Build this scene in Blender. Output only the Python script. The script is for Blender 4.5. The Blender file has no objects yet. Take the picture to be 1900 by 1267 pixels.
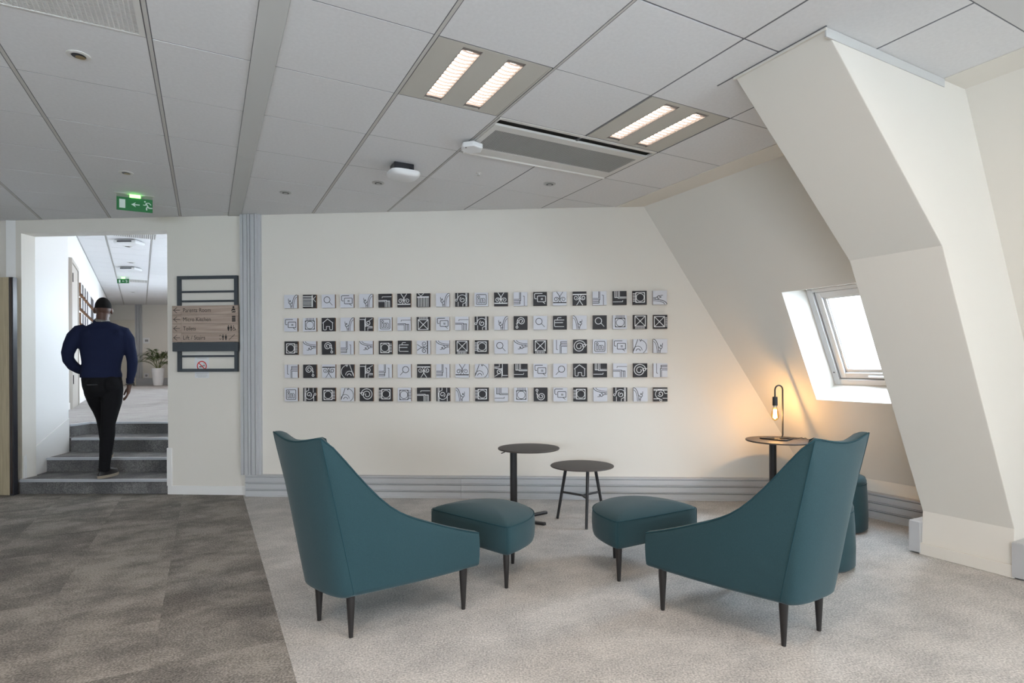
import bpy, math, random
from mathutils import Matrix, Vector, Quaternion

# ------------------------------------------------------------------ camera, world, light, exposure
SC = bpy.context.scene
COL = SC.collection
random.seed(7)
ZC, HC = 1.207, 2.632            # camera height, ceiling height
cam = bpy.data.objects.new('camera', bpy.data.cameras.new('camera'))
COL.objects.link(cam)
cam.data.sensor_width = 36.0
cam.data.lens = 1062.33 / 1900 * 36.0
cam.data.shift_y = 44.15 / 1900
cam.data.clip_start = 0.05
cam.matrix_world = Matrix.Translation((0, 0, ZC)) @ Matrix.Rotation(math.pi / 2, 4, 'X') @ Matrix.Rotation(-0.0052, 4, 'Z')
SC.camera = cam

SC.view_settings.view_transform = 'Standard'
SC.view_settings.look = 'None'
SC.view_settings.gamma = 1.0
SC.view_settings.use_curve_mapping = False
SC.view_settings.exposure = -0.04
SC.cycles.use_denoising = True
SC.cycles.max_bounces = 10
SC.cycles.diffuse_bounces = 6
SC.cycles.sample_clamp_indirect = 6.0

SKY = 42.0
w = bpy.data.worlds.new('overcast_sky'); SC.world = w; w.use_nodes = True
bg = w.node_tree.nodes['Background']
bg.inputs[0].default_value = (0.75, 0.875, 1.0, 1); bg.inputs[1].default_value = SKY

PHI = math.atan2(0.4711, 0.8821)
GM = Matrix.Rotation(PHI, 4, 'Z')                                        # ceiling grid / mansard frame: x=u, y=v
WM = Matrix.Translation((0, 5.23, 0)) @ Matrix.Rotation(-math.atan(0.064), 4, 'Z')   # back wall frame: x along, -y into room


def area(name, M, sx, sy, energy, color=(1, 1, 1), portal=False, spread=None):
    l = bpy.data.lights.new(name, 'AREA'); l.shape = 'RECTANGLE'; l.size = sx; l.size_y = sy
    l.energy = energy; l.color = color
    if portal: l.cycles.is_portal = True
    if spread: l.spread = spread
    o = bpy.data.objects.new(name, l); o.matrix_world = M; COL.objects.link(o)
    return o


def frame(loc, xax, zax):
    """matrix with local x along xax and local -z pointing along -zax (zax = local z)"""
    x = Vector(xax).normalized(); z = Vector(zax).normalized(); y = z.cross(x)
    M = Matrix((x, y, z)).transposed().to_4x4(); M.translation = Vector(loc)
    return M


def G(u, v, z): return GM @ Vector((u, v, z))


# daylight openings (portals only steer the sky sampling)
WN = Vector((0.8956, 0, 0.4451))                                         # outward normal of the mansard slope in (u,v,z)
def slope(v, t, off=0.0):
    return Vector((4.644 - 1.164 * t + WN.x * off, v, 0.29 + 2.342 * t + WN.z * off))
SKYLIGHTS = [(2.06, 2.912), (-1.15, -0.30), (-2.45, -1.60)]                               # v ranges, last two unseen and added for their daylight; t 0.2677..0.6264
for k, (a, b) in enumerate(SKYLIGHTS):
    c = slope((a + b) / 2, 0.445, 0.30)
    area('skylight_portal', frame(GM @ c, GM.to_3x3() @ Vector((0, 1, 0)), GM.to_3x3() @ WN), 0.95, 1.1, 1, portal=True)
area('rear_opening_portal', frame((-1.0, -3.15, 1.5), (1, 0, 0), (0, -1, 0)), 2.5, 0.5, 1, portal=True)  # unseen opening in the rear wall, sized for the light it lets in
CD = Vector((-0.5440, 0.8391, 0)); CN = Vector((0.8391, 0.5440, 0))      # corridor direction, its right-hand normal
for k in range(3):
    c = Vector((-1.6, 6.2, 2.1)) + CD * (2.6 + 4.6 * k) + CN * 0.2
    area('corridor_window_portal', frame(c, CD, CN), 3.4, 0.28, 1, portal=True)
for k in range(4):
    c = Vector((-5.2, 8.0, 3.46)) + CD * (4.0 * k) + CN * 0.6
    area('corridor_fill_light', frame(c, CD, (0, 0, 1)), 0.5, 0.5, 24, (1, 0.84, 0.74))  # area lights added to warm and brighten the corridor
# unseen area lights without fittings, added for warm light from above
for u, v in ((1.18, 0.85), (2.2, -0.5), (-1.1, 2.0), (-1.1, 0.0), (1.18, -1.0)):
    area('unseen_fill_light', frame(G(u, v, HC - 0.03), GM.to_3x3() @ Vector((1, 0, 0)), (0, 0, 1)), 0.5, 0.5, 20, (1, 0.80, 0.63))


# ------------------------------------------------------------------ helpers
def lin(r, g, b):
    f = lambda c: (c / 255 / 12.92) if c / 255 <= 0.04045 else ((c / 255 + 0.055) / 1.055) ** 2.4
    return (f(r), f(g), f(b), 1)


def mat(name, col, rough=0.6, metal=0.0, spec=0.4, bump=0.0, bscale=200.0, var=0.0, vscale=8.0, emit=None, estr=0.0, sheen=0.0):
    m = bpy.data.materials.new(name); m.use_nodes = True
    nt = m.node_tree; b = nt.nodes['Principled BSDF']
    b.inputs['Base Color'].default_value = col
    b.inputs['Roughness'].default_value = rough
    b.inputs['Metallic'].default_value = metal
    b.inputs['Specular IOR Level'].default_value = spec
    if sheen: b.inputs['Sheen Weight'].default_value = sheen
    if emit:
        b.inputs['Emission Color'].default_value = emit; b.inputs['Emission Strength'].default_value = estr
    tc = nt.nodes.new('ShaderNodeTexCoord')
    if bump:
        n = nt.nodes.new('ShaderNodeTexNoise'); n.inputs['Scale'].default_value = bscale; n.inputs['Detail'].default_value = 3
        nt.links.new(tc.outputs['Object'], n.inputs['Vector'])
        bp = nt.nodes.new('ShaderNodeBump'); bp.inputs['Strength'].default_value = bump; bp.inputs['Distance'].default_value = 0.002
        nt.links.new(n.outputs['Fac'], bp.inputs['Height']); nt.links.new(bp.outputs['Normal'], b.inputs['Normal'])
    if var:
        n = nt.nodes.new('ShaderNodeTexNoise'); n.inputs['Scale'].default_value = vscale; n.inputs['Detail'].default_value = 4
        nt.links.new(tc.outputs['Object'], n.inputs['Vector'])
        h = nt.nodes.new('ShaderNodeMapRange')
        h.inputs['From Min'].default_value = 0.3; h.inputs['From Max'].default_value = 0.7
        h.inputs['To Min'].default_value = 1 - var; h.inputs['To Max'].default_value = 1 + var
        nt.links.new(n.outputs['Fac'], h.inputs['Value'])
        x = nt.nodes.new('ShaderNodeVectorMath'); x.operation = 'SCALE'; x.inputs[0].default_value = col[:3]
        nt.links.new(h.outputs['Result'], x.inputs['Scale']); nt.links.new(x.outputs['Vector'], b.inputs['Base Color'])
    return m


def carpet(name, dark, midc, light, jump=0.0, cut=0.5, stretch=1.3, amp=1.0):
    """looped pile: cloudy three-tone patches that jump from tile to tile, over a fine speckle"""
    m = bpy.data.materials.new(name); m.use_nodes = True
    nt = m.node_tree; L = nt.links; b = nt.nodes['Principled BSDF']
    b.inputs['Roughness'].default_value = 0.95; b.inputs['Specular IOR Level'].default_value = 0.1
    tc = nt.nodes.new('ShaderNodeNewGeometry'); oi = nt.nodes.new('ShaderNodeObjectInfo')
    off = nt.nodes.new('ShaderNodeMath'); off.operation = 'MULTIPLY'; off.inputs[1].default_value = jump
    L.new(oi.outputs['Random'], off.inputs[0])
    mp = nt.nodes.new('ShaderNodeMapping'); mp.inputs['Rotation'].default_value = (0, 0, -PHI); mp.inputs['Scale'].default_value = (1.0, stretch, 1.0)
    mp.vector_type = 'TEXTURE'; mp.inputs['Rotation'].default_value = (0, 0, PHI); mp.inputs['Scale'].default_value = (1.0, 1 / stretch, 1.0)
    L.new(tc.outputs['Position'], mp.inputs['Vector'])
    n1 = nt.nodes.new('ShaderNodeTexNoise'); n1.noise_dimensions = '4D'; n1.inputs['Scale'].default_value = 3.0
    n1.inputs['Detail'].default_value = 7; n1.inputs['Roughness'].default_value = 0.68
    L.new(mp.outputs['Vector'], n1.inputs['Vector']); L.new(off.outputs[0], n1.inputs['W'])
    n2 = nt.nodes.new('ShaderNodeTexNoise'); n2.inputs['Scale'].default_value = 120; n2.inputs['Detail'].default_value = 3
    L.new(tc.outputs['Position'], n2.inputs['Vector'])
    def mrange(src, lo, hi):
        q = nt.nodes.new('ShaderNodeMapRange'); q.inputs['From Min'].default_value = lo; q.inputs['From Max'].default_value = hi
        L.new(src, q.inputs['Value']); return q.outputs['Result']
    def madd(x, k, y):
        q = nt.nodes.new('ShaderNodeMath'); q.operation = 'MULTIPLY_ADD'; q.inputs[1].default_value = k
        L.new(x, q.inputs[0])
        if isinstance(y, float): q.inputs[2].default_value = y
        else: L.new(y, q.inputs[2])
        return q.outputs[0]
    f = madd(mrange(n1.outputs['Fac'], 0.40, 0.60), 0.5 * amp, madd(mrange(n2.outputs['Fac'], 0.34, 0.66), 0.70, madd(oi.outputs['Random'], 0.12 if jump else 0.0, -0.12 + 0.25 * (1 - amp))))
    r = nt.nodes.new('ShaderNodeValToRGB')
    r.color_ramp.elements[0].position = 0.0; r.color_ramp.elements[0].color = dark
    r.color_ramp.elements[1].position = 1.0; r.color_ramp.elements[1].color = light
    e = r.color_ramp.elements.new(0.5); e.color = midc
    L.new(f, r.inputs['Fac'])
    L.new(r.outputs['Color'], b.inputs['Base Color'])
    bp = nt.nodes.new('ShaderNodeBump'); bp.inputs['Strength'].default_value = 0.7; bp.inputs['Distance'].default_value = 0.004
    L.new(n2.outputs['Fac'], bp.inputs['Height']); L.new(bp.outputs['Normal'], b.inputs['Normal'])
    return m


def wood(name, c1, c2, axis='X', scale=1.0, rough=0.5):
    m = bpy.data.materials.new(name); m.use_nodes = True
    nt = m.node_tree; L = nt.links; b = nt.nodes['Principled BSDF']; b.inputs['Roughness'].default_value = rough
    tc = nt.nodes.new('ShaderNodeTexCoord'); mp = nt.nodes.new('ShaderNodeMapping')
    mp.inputs['Scale'].default_value = (3 * scale, 60 * scale, 60 * scale) if axis == 'X' else (90 * scale, 90 * scale, 3 * scale)
    oi = nt.nodes.new('ShaderNodeObjectInfo')
    L.new(tc.outputs['Object'], mp.inputs['Vector'])
    n = nt.nodes.new('ShaderNodeTexNoise'); n.noise_dimensions = '4D'; n.inputs['Scale'].default_value = 1.0; n.inputs['Detail'].default_value = 4
    n.inputs['Distortion'].default_value = 0.6
    mu = nt.nodes.new('ShaderNodeMath'); mu.operation = 'MULTIPLY'; mu.inputs[1].default_value = 50
    L.new(oi.outputs['Random'], mu.inputs[0]); L.new(mu.outputs[0], n.inputs['W'])
    L.new(mp.outputs['Vector'], n.inputs['Vector'])
    r = nt.nodes.new('ShaderNodeValToRGB'); r.color_ramp.elements[0].position = 0.3; r.color_ramp.elements[1].position = 0.7
    r.color_ramp.elements[0].color = c1; r.color_ramp.elements[1].color = c2
    L.new(n.outputs['Fac'], r.inputs['Fac']); L.new(r.outputs['Color'], b.inputs['Base Color'])
    return m


def glass(name, tint=(0.97, 0.985, 1, 1), gl=0.07):
    m = bpy.data.materials.new(name); m.use_nodes = True
    nt = m.node_tree; nt.nodes.remove(nt.nodes['Principled BSDF']); out = nt.nodes['Material Output']
    t = nt.nodes.new('ShaderNodeBsdfTransparent'); t.inputs[0].default_value = tint
    g = nt.nodes.new('ShaderNodeBsdfGlossy'); g.inputs['Roughness'].default_value = 0.03
    x = nt.nodes.new('ShaderNodeMixShader'); x.inputs[0].default_value = gl
    nt.links.new(t.outputs[0], x.inputs[1]); nt.links.new(g.outputs[0], x.inputs[2]); nt.links.new(x.outputs[0], out.inputs[0])
    return m


def wmat(o): return (wmat(o.parent) @ o.matrix_parent_inverse @ o.matrix_basis) if o.parent else o.matrix_basis.copy()


def place(o, parent, M):
    """M is a world matrix (None: the part is modelled in its parent's own frame)"""
    if M is not None: o.matrix_basis = M
    if parent:
        o.parent = parent
        if M is not None: o.matrix_parent_inverse = wmat(parent).inverted()


class MB:
    def __init__(s): s.v = []; s.f = []; s.M = None
    def add(s, vs, fs, M=None):
        n = len(s.v); M = M or s.M
        for p in vs:
            p = Vector(p); s.v.append(M @ p if M else p)
        s.f += [tuple(i + n for i in f) for f in fs]
        return s
    def box(s, x0, x1, y0, y1, z0, z1, M=None):
        vs = [(x, y, z) for z in (z0, z1) for y in (y0, y1) for x in (x0, x1)]
        return s.add(vs, [(0, 2, 3, 1), (4, 5, 7, 6), (0, 1, 5, 4), (2, 6, 7, 3), (0, 4, 6, 2), (1, 3, 7, 5)], M)
    def prism(s, poly, z0, z1, M=None):
        """poly in local xy (ccw), extruded in z"""
        n = len(poly)
        vs = [(x, y, z0) for x, y in poly] + [(x, y, z1) for x, y in poly]
        fs = [tuple(reversed(range(n))), tuple(range(n, 2 * n))] + [(i, (i + 1) % n, n + (i + 1) % n, n + i) for i in range(n)]
        return s.add(vs, fs, M)
    def rings(s, rings, cap0=True, cap1=True, closed=True, M=None):
        n = len(rings[0]); vs = [p for r in rings for p in r]; fs = []
        for a in range(len(rings) - 1):
            for i in range(n if closed else n - 1):
                j = (i + 1) % n
                fs.append((a * n + i, a * n + j, (a + 1) * n + j, (a + 1) * n + i))
        if cap0: fs.append(tuple(reversed(range(n))))
        if cap1: fs.append(tuple(range((len(rings) - 1) * n, len(rings) * n)))
        return s.add(vs, fs, M)
    def lathe(s, prof, n=24, c=(0, 0, 0), M=None):
        """prof: list of (r, z)"""
        R = [[(c[0] + r * math.cos(2 * math.pi * i / n), c[1] + r * math.sin(2 * math.pi * i / n), c[2] + z) for i in range(n)] for r, z in prof]
        return s.rings(R, M=M)
    def tube(s, pts, r, n=8, closed=False, M=None):
        pts = [Vector(p) for p in pts]; m = len(pts)
        rr = r if isinstance(r, (list, tuple)) else [r] * m
        R = []; up = None
        for i, p in enumerate(pts):
            a = pts[(i - 1) % m] if (closed or i > 0) else p
            b = pts[(i + 1) % m] if (closed or i < m - 1) else p
            t = (b - a).normalized()
            if up is None: up = Vector((0, 0, 1)) if abs(t.z) < 0.9 else Vector((1, 0, 0))
            x = (up - t * up.dot(t))
            if x.length < 1e-6: x = t.orthogonal()
            x.normalize(); y = t.cross(x); up = x
            R.append([p + (x * math.cos(2 * math.pi * k / n) + y * math.sin(2 * math.pi * k / n)) * rr[i] for k in range(n)])
        if closed:
            R.append(R[0]); return s.rings(R, False, False, M=M)
        return s.rings(R, M=M)
    def ellip(s, c, rx, ry, rz, n=16, m=10, M=None):
        R = []
        for j in range(1, m):
            a = math.pi * j / m
            R.append([(c[0] + rx * math.sin(a) * math.cos(2 * math.pi * i / n), c[1] + ry * math.sin(a) * math.sin(2 * math.pi * i / n), c[2] - rz * math.cos(a)) for i in range(n)])
        return s.rings(R, M=M)
    def ribbon(s, pts, wd, y=0.0, closed=False, M=None):
        """flat stroke in local xz-plane facing -y"""
        P = [Vector((p[0], p[1])) for p in pts]; m = len(P); vs = []; fs = []
        for i, p in enumerate(P):
            a = P[(i - 1) % m] if (closed or i > 0) else p
            b = P[(i + 1) % m] if (closed or i < m - 1) else p
            d1 = (p - a); d2 = (b - p)
            d1 = d1.normalized() if d1.length > 1e-9 else d2.normalized()
            d2 = d2.normalized() if d2.length > 1e-9 else d1
            t = d1 + d2
            if t.length < 1e-6: t = d1
            t.normalize(); nn = Vector((-t.y, t.x)); k = 1 / max(0.5, nn.dot(Vector((-d1.y, d1.x))))
            q = nn * (wd / 2 * k)
            vs += [(p.x - q.x, y, p.y - q.y), (p.x + q.x, y, p.y + q.y)]
        for i in range(m if closed else m - 1):
            a, b = 2 * i, 2 * ((i + 1) % m)
            fs.append((a, b, b + 1, a + 1))
        return s.add(vs, fs, M)
    def poly(s, pts, y=0.0, M=None):
        return s.add([(p[0], y, p[1]) for p in pts], [tuple(range(len(pts)))], M)
    def mesh(s, name, m, smooth=None):
        me = bpy.data.meshes.new(name)
        me.from_pydata([tuple(p) for p in s.v], [], s.f); me.validate()
        import bmesh
        bm = bmesh.new(); bm.from_mesh(me); bmesh.ops.recalc_face_normals(bm, faces=bm.faces); bm.to_mesh(me); bm.free()
        if m: me.materials.append(m)
        if smooth is not None:
            for p in me.polygons: p.use_smooth = True
            me.set_sharp_from_angle(angle=math.radians(smooth))
        return me
    def build(s, name, m, parent=None, smooth=None, bevel=0.0, M=None, seg=2, subd=0):
        o = bpy.data.objects.new(name, s.mesh(name, m, smooth)); COL.objects.link(o)
        place(o, parent, M)
        if bevel:
            b = o.modifiers.new('b', 'BEVEL'); b.width = bevel; b.segments = seg; b.limit_method = 'ANGLE'; b.angle_limit = 0.6
        if subd:
            b = o.modifiers.new('s', 'SUBSURF'); b.levels = subd; b.render_levels = subd
        return o


def link(name, me, parent=None, M=None):
    o = bpy.data.objects.new(name, me); COL.objects.link(o)
    place(o, parent, M)
    return o


def thing(name, label, cat, M=None, group=None):
    o = bpy.data.objects.new(name, None); COL.objects.link(o); o.empty_display_size = 0.1
    if M is not None: o.matrix_world = M
    o['label'] = label; o['category'] = cat
    if group: o['group'] = group
    return o


def tag(o, label, cat, group=None):
    o['label'] = label; o['category'] = cat
    if group: o['group'] = group
    return o


def struct(o, label=None, cat=None):
    o['kind'] = 'structure'
    if label: o['label'] = label
    if cat: o['category'] = cat
    return o


def dup(root, M, label=None, group=None):
    r = root.copy(); COL.objects.link(r); r.matrix_world = M
    if label: r['label'] = label
    if group: r['group'] = group
    for ch in list(root.children):
        c = ch.copy(); COL.objects.link(c); c.parent = r
        for g in list(ch.children):
            d = g.copy(); COL.objects.link(d); d.parent = c
    return r


def T(x, y, z): return Matrix.Translation((x, y, z))
def RZ(a): return Matrix.Rotation(a, 4, 'Z')
def circ(cx, cy, r, n=24, a0=0.0, a1=2 * math.pi, close=False):
    k = n if close else n + 1
    return [(cx + r * math.cos(a0 + (a1 - a0) * i / n), cy + r * math.sin(a0 + (a1 - a0) * i / n)) for i in range(k)]


def clip_poly(poly, planes):
    """keep a*x+b*y<=c"""
    for a, b, c in planes:
        out = []
        for i in range(len(poly)):
            p, q = poly[i], poly[(i + 1) % len(poly)]
            dp, dq = a * p[0] + b * p[1] - c, a * q[0] + b * q[1] - c
            if dp <= 0: out.append(p)
            if (dp < 0 < dq) or (dq < 0 < dp):
                t = dp / (dp - dq); out.append((p[0] + t * (q[0] - p[0]), p[1] + t * (q[1] - p[1])))
        poly = out
        if len(poly) < 3: return []
    return poly


def parea(p): return abs(sum(p[i][0] * p[(i + 1) % len(p)][1] - p[(i + 1) % len(p)][0] * p[i][1] for i in range(len(p)))) / 2 if p else 0


# ------------------------------------------------------------------ materials
m_wall = mat('cream_wall_paint', (0.74, 0.715, 0.66, 1), 0.85, bump=0.06, bscale=350)
m_white = mat('white_wall_paint', (0.80, 0.80, 0.79, 1), 0.8, bump=0.05, bscale=350)
m_tile = mat('ceiling_tile_white', (0.71, 0.715, 0.725, 1), 0.9, bump=0.12, bscale=500, var=0.03, vscale=60)
m_plenum = mat('ceiling_slab_grey', (0.10, 0.095, 0.09, 1), 0.9)
m_ceil_plain = mat('ceiling_plain_white', (0.62, 0.62, 0.62, 1), 0.9)
m_rail = mat('ceiling_rail_grey', (0.52, 0.51, 0.49, 1), 0.6)
m_band = mat('ceiling_band_grey', (0.56, 0.565, 0.555, 1), 0.6)
m_trunk = mat('grey_painted_trunking', (0.47, 0.482, 0.50, 1), 0.45, spec=0.5, var=0.03, vscale=3)
m_gap_shade = mat('gap_shade_dark', (0.13, 0.135, 0.15, 1), 0.6)  # dark colour standing in for the shade of narrow gaps
m_carpet_d = carpet('dark_loop_carpet', (0.098, 0.092, 0.086, 1), (0.205, 0.191, 0.175, 1), (0.37, 0.342, 0.308, 1), jump=2.5, cut=0.47)
m_carpet_l = carpet('light_loop_carpet', (0.27, 0.265, 0.26, 1), (0.45, 0.437, 0.42, 1), (0.66, 0.64, 0.61, 1), amp=0.6)
m_carpet_s = carpet('stair_carpet', (0.075, 0.075, 0.078, 1), (0.14, 0.138, 0.138, 1), (0.25, 0.245, 0.24, 1), cut=0.46)
m_nosing = mat('aluminium_nosing', (0.55, 0.58, 0.62, 1), 0.4, 0.3)
m_teal = mat('teal_wool_fabric', (0.0165, 0.0475, 0.057, 1), 0.85, spec=0.25, bump=0.35, bscale=420, var=0.10, vscale=300, sheen=0.12)
m_pipe = mat('teal_piping', (0.015, 0.048, 0.060, 1), 0.85, spec=0.2)
m_black = mat('black_powder_coat', (0.016, 0.016, 0.018, 1), 0.45, spec=0.4)
m_legs = mat('black_stained_wood', (0.017, 0.015, 0.015, 1), 0.4)
m_top = mat('dark_brown_table_top', (0.060, 0.052, 0.048, 1), 0.55, bump=0.05)
m_face_l = mat('pale_tile_face', (0.62, 0.64, 0.70, 1), 0.6)
m_face_d = mat('charcoal_tile_face', (0.020, 0.020, 0.024, 1), 0.6)
m_cork = mat('brown_wood_block', lin(118, 86, 58), 0.7, var=0.15, vscale=40)
m_ink_d = mat('black_ink', (0.009, 0.009, 0.010, 1), 0.6)
m_ink_l = mat('white_ink', (0.72, 0.73, 0.74, 1), 0.6)
m_lum = mat('luminaire_beige_metal', (0.50, 0.485, 0.44, 1), 0.5)
m_lamp = mat('fluorescent_light', (1, 1, 1, 1), 0.5, emit=(1.0, 0.82, 0.68, 1), estr=8.0)
m_louvre = mat('luminaire_louvre', (0.20, 0.175, 0.165, 1), 0.4)
m_metalw = mat('off_white_metal', (0.66, 0.655, 0.63, 1), 0.5)
m_slot = mat('black_slot', (0.008, 0.008, 0.008, 1), 0.8)
m_perf = mat('grille_grey', (0.30, 0.30, 0.295, 1), 0.6)
m_plastic = mat('white_plastic', (0.78, 0.79, 0.80, 1), 0.4)
m_slate = mat('slate_grey_metal', (0.045, 0.055, 0.066, 1), 0.5)
m_plank = wood('walnut_sign_plank', lin(142, 126, 115), lin(176, 159, 148), 'X', 1.0)
m_oak = wood('oak_veneer', lin(158, 146, 122), lin(186, 173, 146), 'Z', 1.0)
m_sock = mat('dark_edge_strip', (0.02, 0.02, 0.025, 1), 0.3)
m_chrome = mat('brushed_steel', (0.5, 0.5, 0.5, 1), 0.3, 1.0)
m_green = mat('exit_sign_green', (0.006, 0.085, 0.022, 1), 0.4, emit=(0.01, 0.16, 0.04, 1), estr=0.25)
m_signw = mat('exit_sign_white', (0.6, 0.68, 0.64, 1), 0.4)
m_greenled = mat('green_led', (0.3, 1, 0.3, 1), 0.4, emit=(0.18, 1.0, 0.12, 1), estr=6.0)
m_clear = glass('clear_acrylic', (0.9, 0.93, 0.9, 1), 0.08)
m_pane = glass('window_glass')
m_frame = mat('window_frame_white', (0.74, 0.75, 0.76, 1), 0.35)
m_gasket = mat('window_gasket', (0.10, 0.095, 0.09, 1), 0.6)
m_skin = mat('dark_brown_skin', lin(78, 52, 42), 0.55, var=0.05, vscale=20)
m_hair = mat('black_cropped_hair', (0.010, 0.009, 0.009, 1), 0.9, spec=0.1, bump=0.4, bscale=600)
m_knit = mat('navy_knit', (0.0115, 0.0155, 0.038, 1), 0.95, spec=0.08, bump=0.25, bscale=600)
m_trous = mat('black_trousers', (0.0095, 0.0095, 0.0108, 1), 0.9, spec=0.08, bump=0.15, bscale=500)
m_sole = mat('beige_shoe_sole', lin(150, 140, 125), 0.7)
m_collar = mat('checked_shirt_collar', lin(120, 118, 112), 0.7, var=0.5, vscale=120)
m_watch = mat('black_watch', (0.02, 0.02, 0.02, 1), 0.3)
m_pot = mat('white_glazed_pot', (0.80, 0.81, 0.82, 1), 0.35)
m_leaf = mat('palm_leaf_green', lin(52, 70, 30), 0.5, var=0.3, vscale=12)
m_stem = mat('palm_stem', lin(92, 100, 52), 0.6)
m_soil = mat('dark_soil', (0.02, 0.014, 0.01, 1), 0.9)
m_paper = mat('white_paper', (0.72, 0.74, 0.76, 1), 0.5)
m_red = mat('red_print', lin(196, 40, 38), 0.5)
m_bulbglass = glass('amber_bulb_glass', (1.0, 0.86, 0.6, 1), 0.10)
m_filament = mat('glowing_filament', (1, 0.7, 0.3, 1), 0.5, emit=(1.0, 0.56, 0.18, 1), estr=60.0)
m_facade = mat('white_facade_panel', (0.80, 0.81, 0.82, 1), 0.6, var=0.03, vscale=2)
m_brick = mat('pale_brick', lin(200, 165, 150), 0.8, var=0.15, vscale=8)
m_doorgrey = mat('grey_door_paint', lin(176, 172, 165), 0.5)

# ------------------------------------------------------------------ floor
floor = struct(MB().box(-8, 6, -3.2, 5.9, -0.12, -0.008).build('floor', m_carpet_l))
WALL_UV = (0.5276, 0.852, 5.222)
tilem = {}
SEAM = 0.30
for iu in range(-14, 10):
    for iv in range(1, 17):
        u0, v0 = SEAM + 0.5 * iu, 0.21 + 0.5 * iv
        poly = [(u0, v0), (u0 + 0.5, v0), (u0 + 0.5, v0 + 0.5), (u0, v0 + 0.5)]
        c = G(u0 + 0.25, v0 + 0.25, 0)
        if c.y < 1.9 or abs(c.x) > 0.94 * c.y + 0.45: continue
        cp = clip_poly(poly, [WALL_UV, (1, 0, 4.62)])
        if parea(cp) < 0.004: continue
        mm = m_carpet_l if u0 > SEAM - 0.01 else m_carpet_d
        full = parea(cp) > 0.2499
        if full and mm.name in tilem: me = tilem[mm.name]
        else:
            g = 0.0004; q = [(x - u0 - 0.25, y - v0 - 0.25) for x, y in cp]
            q = [(x * (1 - 2 * g), y * (1 - 2 * g)) for x, y in q]
            me = MB().prism(q, -0.0075, 0.0).mesh('carpet_tile', mm)
            if full: tilem[mm.name] = me
        link('carpet_tile', me, floor, GM @ T(u0 + 0.25, v0 + 0.25, 0))

# ------------------------------------------------------------------ back wall, left, rear
mb = MB(); mb.box(-7.2, -4.747, 0, 0.15, 0, 3.62); mb.box(-3.277, 3.3, 0, 0.15, 0, 3.62); mb.box(-4.747, -3.277, 0, 0.15, 2.506, 3.62)
struct(mb.build('wall_back', m_wall, M=WM))
struct(MB().box(-6.75, -6.6, -3.2, 5.75, 0, 2.8).build('wall_left', m_wall))
mb = MB()
mb.box(-6.7, 6.5, -3.25, -3.1, 0, 1.25); mb.box(-6.7, 6.5, -3.25, -3.1, 1.75, 2.8); mb.box(-6.7, -2.25, -3.25, -3.1, 1.25, 1.75); mb.box(0.25, 6.5, -3.25, -3.1, 1.25, 1.75)
struct(mb.build('wall_rear', m_wall))

# mansard slope with its skylight openings, knee wall
T0, T1 = 0.2677, 0.6264
vs_ = [-4.5]; holes = []
for a, b in sorted(SKYLIGHTS): holes.append((a, b)); vs_ += [a, b]
vs_ += [6.5]
mb = MB(); ts_ = [0, T0, T1, 1]
for i in range(len(vs_) - 1):
    for j in range(3):
        a, b = vs_[i], vs_[i + 1]
        if j == 1 and (a, b) in holes: continue
        mb.add([slope(a, ts_[j]), slope(b, ts_[j]), slope(b, ts_[j + 1]), slope(a, ts_[j + 1])], [(0, 1, 2, 3)])
OUT = []
for a, b in holes:
    o1 = [slope(a + 0.05, 0.2835, 0.2), slope(b - 0.06, 0.2835, 0.2), slope(b - 0.06, 0.600, 0.2), slope(a + 0.05, 0.600, 0.2)]
    i1 = [slope(a, T0), slope(b, T0), slope(b, T1), slope(a, T1)]
    for k in range(4):
        mb.add([i1[k], i1[(k + 1) % 4], o1[(k + 1) % 4], o1[k]], [(0, 1, 2, 3)])
    OUT.append((a + 0.05, b - 0.06))
mb.add([(4.644, -4.5, 0), (4.644, 6.5, 0), (4.644, 6.5, 0.29), (4.644, -4.5, 0.29)], [(0, 1, 2, 3)])
struct(mb.build('wall_right', m_wall, M=GM))
struct(MB().box(3.262, 3.6, -4.5, 5.2, HC - 0.004, HC + 0.05).build('trim_1', m_wall, M=GM))

# boxed-in roof truss
prof = [(2.32, HC - 0.003), (3.25, 1.795), (4.005, 0.271), (3.99, 0.0), (4.66, 0.0), (4.66, 0.30), (3.50, HC - 0.003)]
MZ = GM @ Matrix(((1, 0, 0, 0), (0, 0, 1, 0), (0, 1, 0, 0), (0, 0, 0, 1)))       # local (x,y,z) -> (u, v=z, z=y)
pil = struct(MB().prism(prof, 1.51, 1.98, M=MZ).build('wall_truss', m_wall, bevel=0.004))
MB().box(3.975, 3.992, 1.503, 1.987, 0.0, 0.073, M=GM).build('skirting_board', m_wall, pil, bevel=0.003)
struct(MB().prism([(2.318, HC - 0.042), (2.318, HC - 0.002), (3.27, HC - 0.002), (3.27, HC - 0.042)][::-1], 1.505, 1.512, M=MZ).build('trim_2', m_band))
struct(MB().box(2.314, 2.325, 1.505, 1.985, HC - 0.014, HC - 0.0035, M=GM).build('trim_3', m_wall))
struct(MB().box(2.310, 2.316, 1.50, 2.085, HC - 0.0035, HC - 0.0005, M=GM).build('truss_shadow_line', m_gap_shade))  # dark strip painted as the shadow line along the truss top


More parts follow.
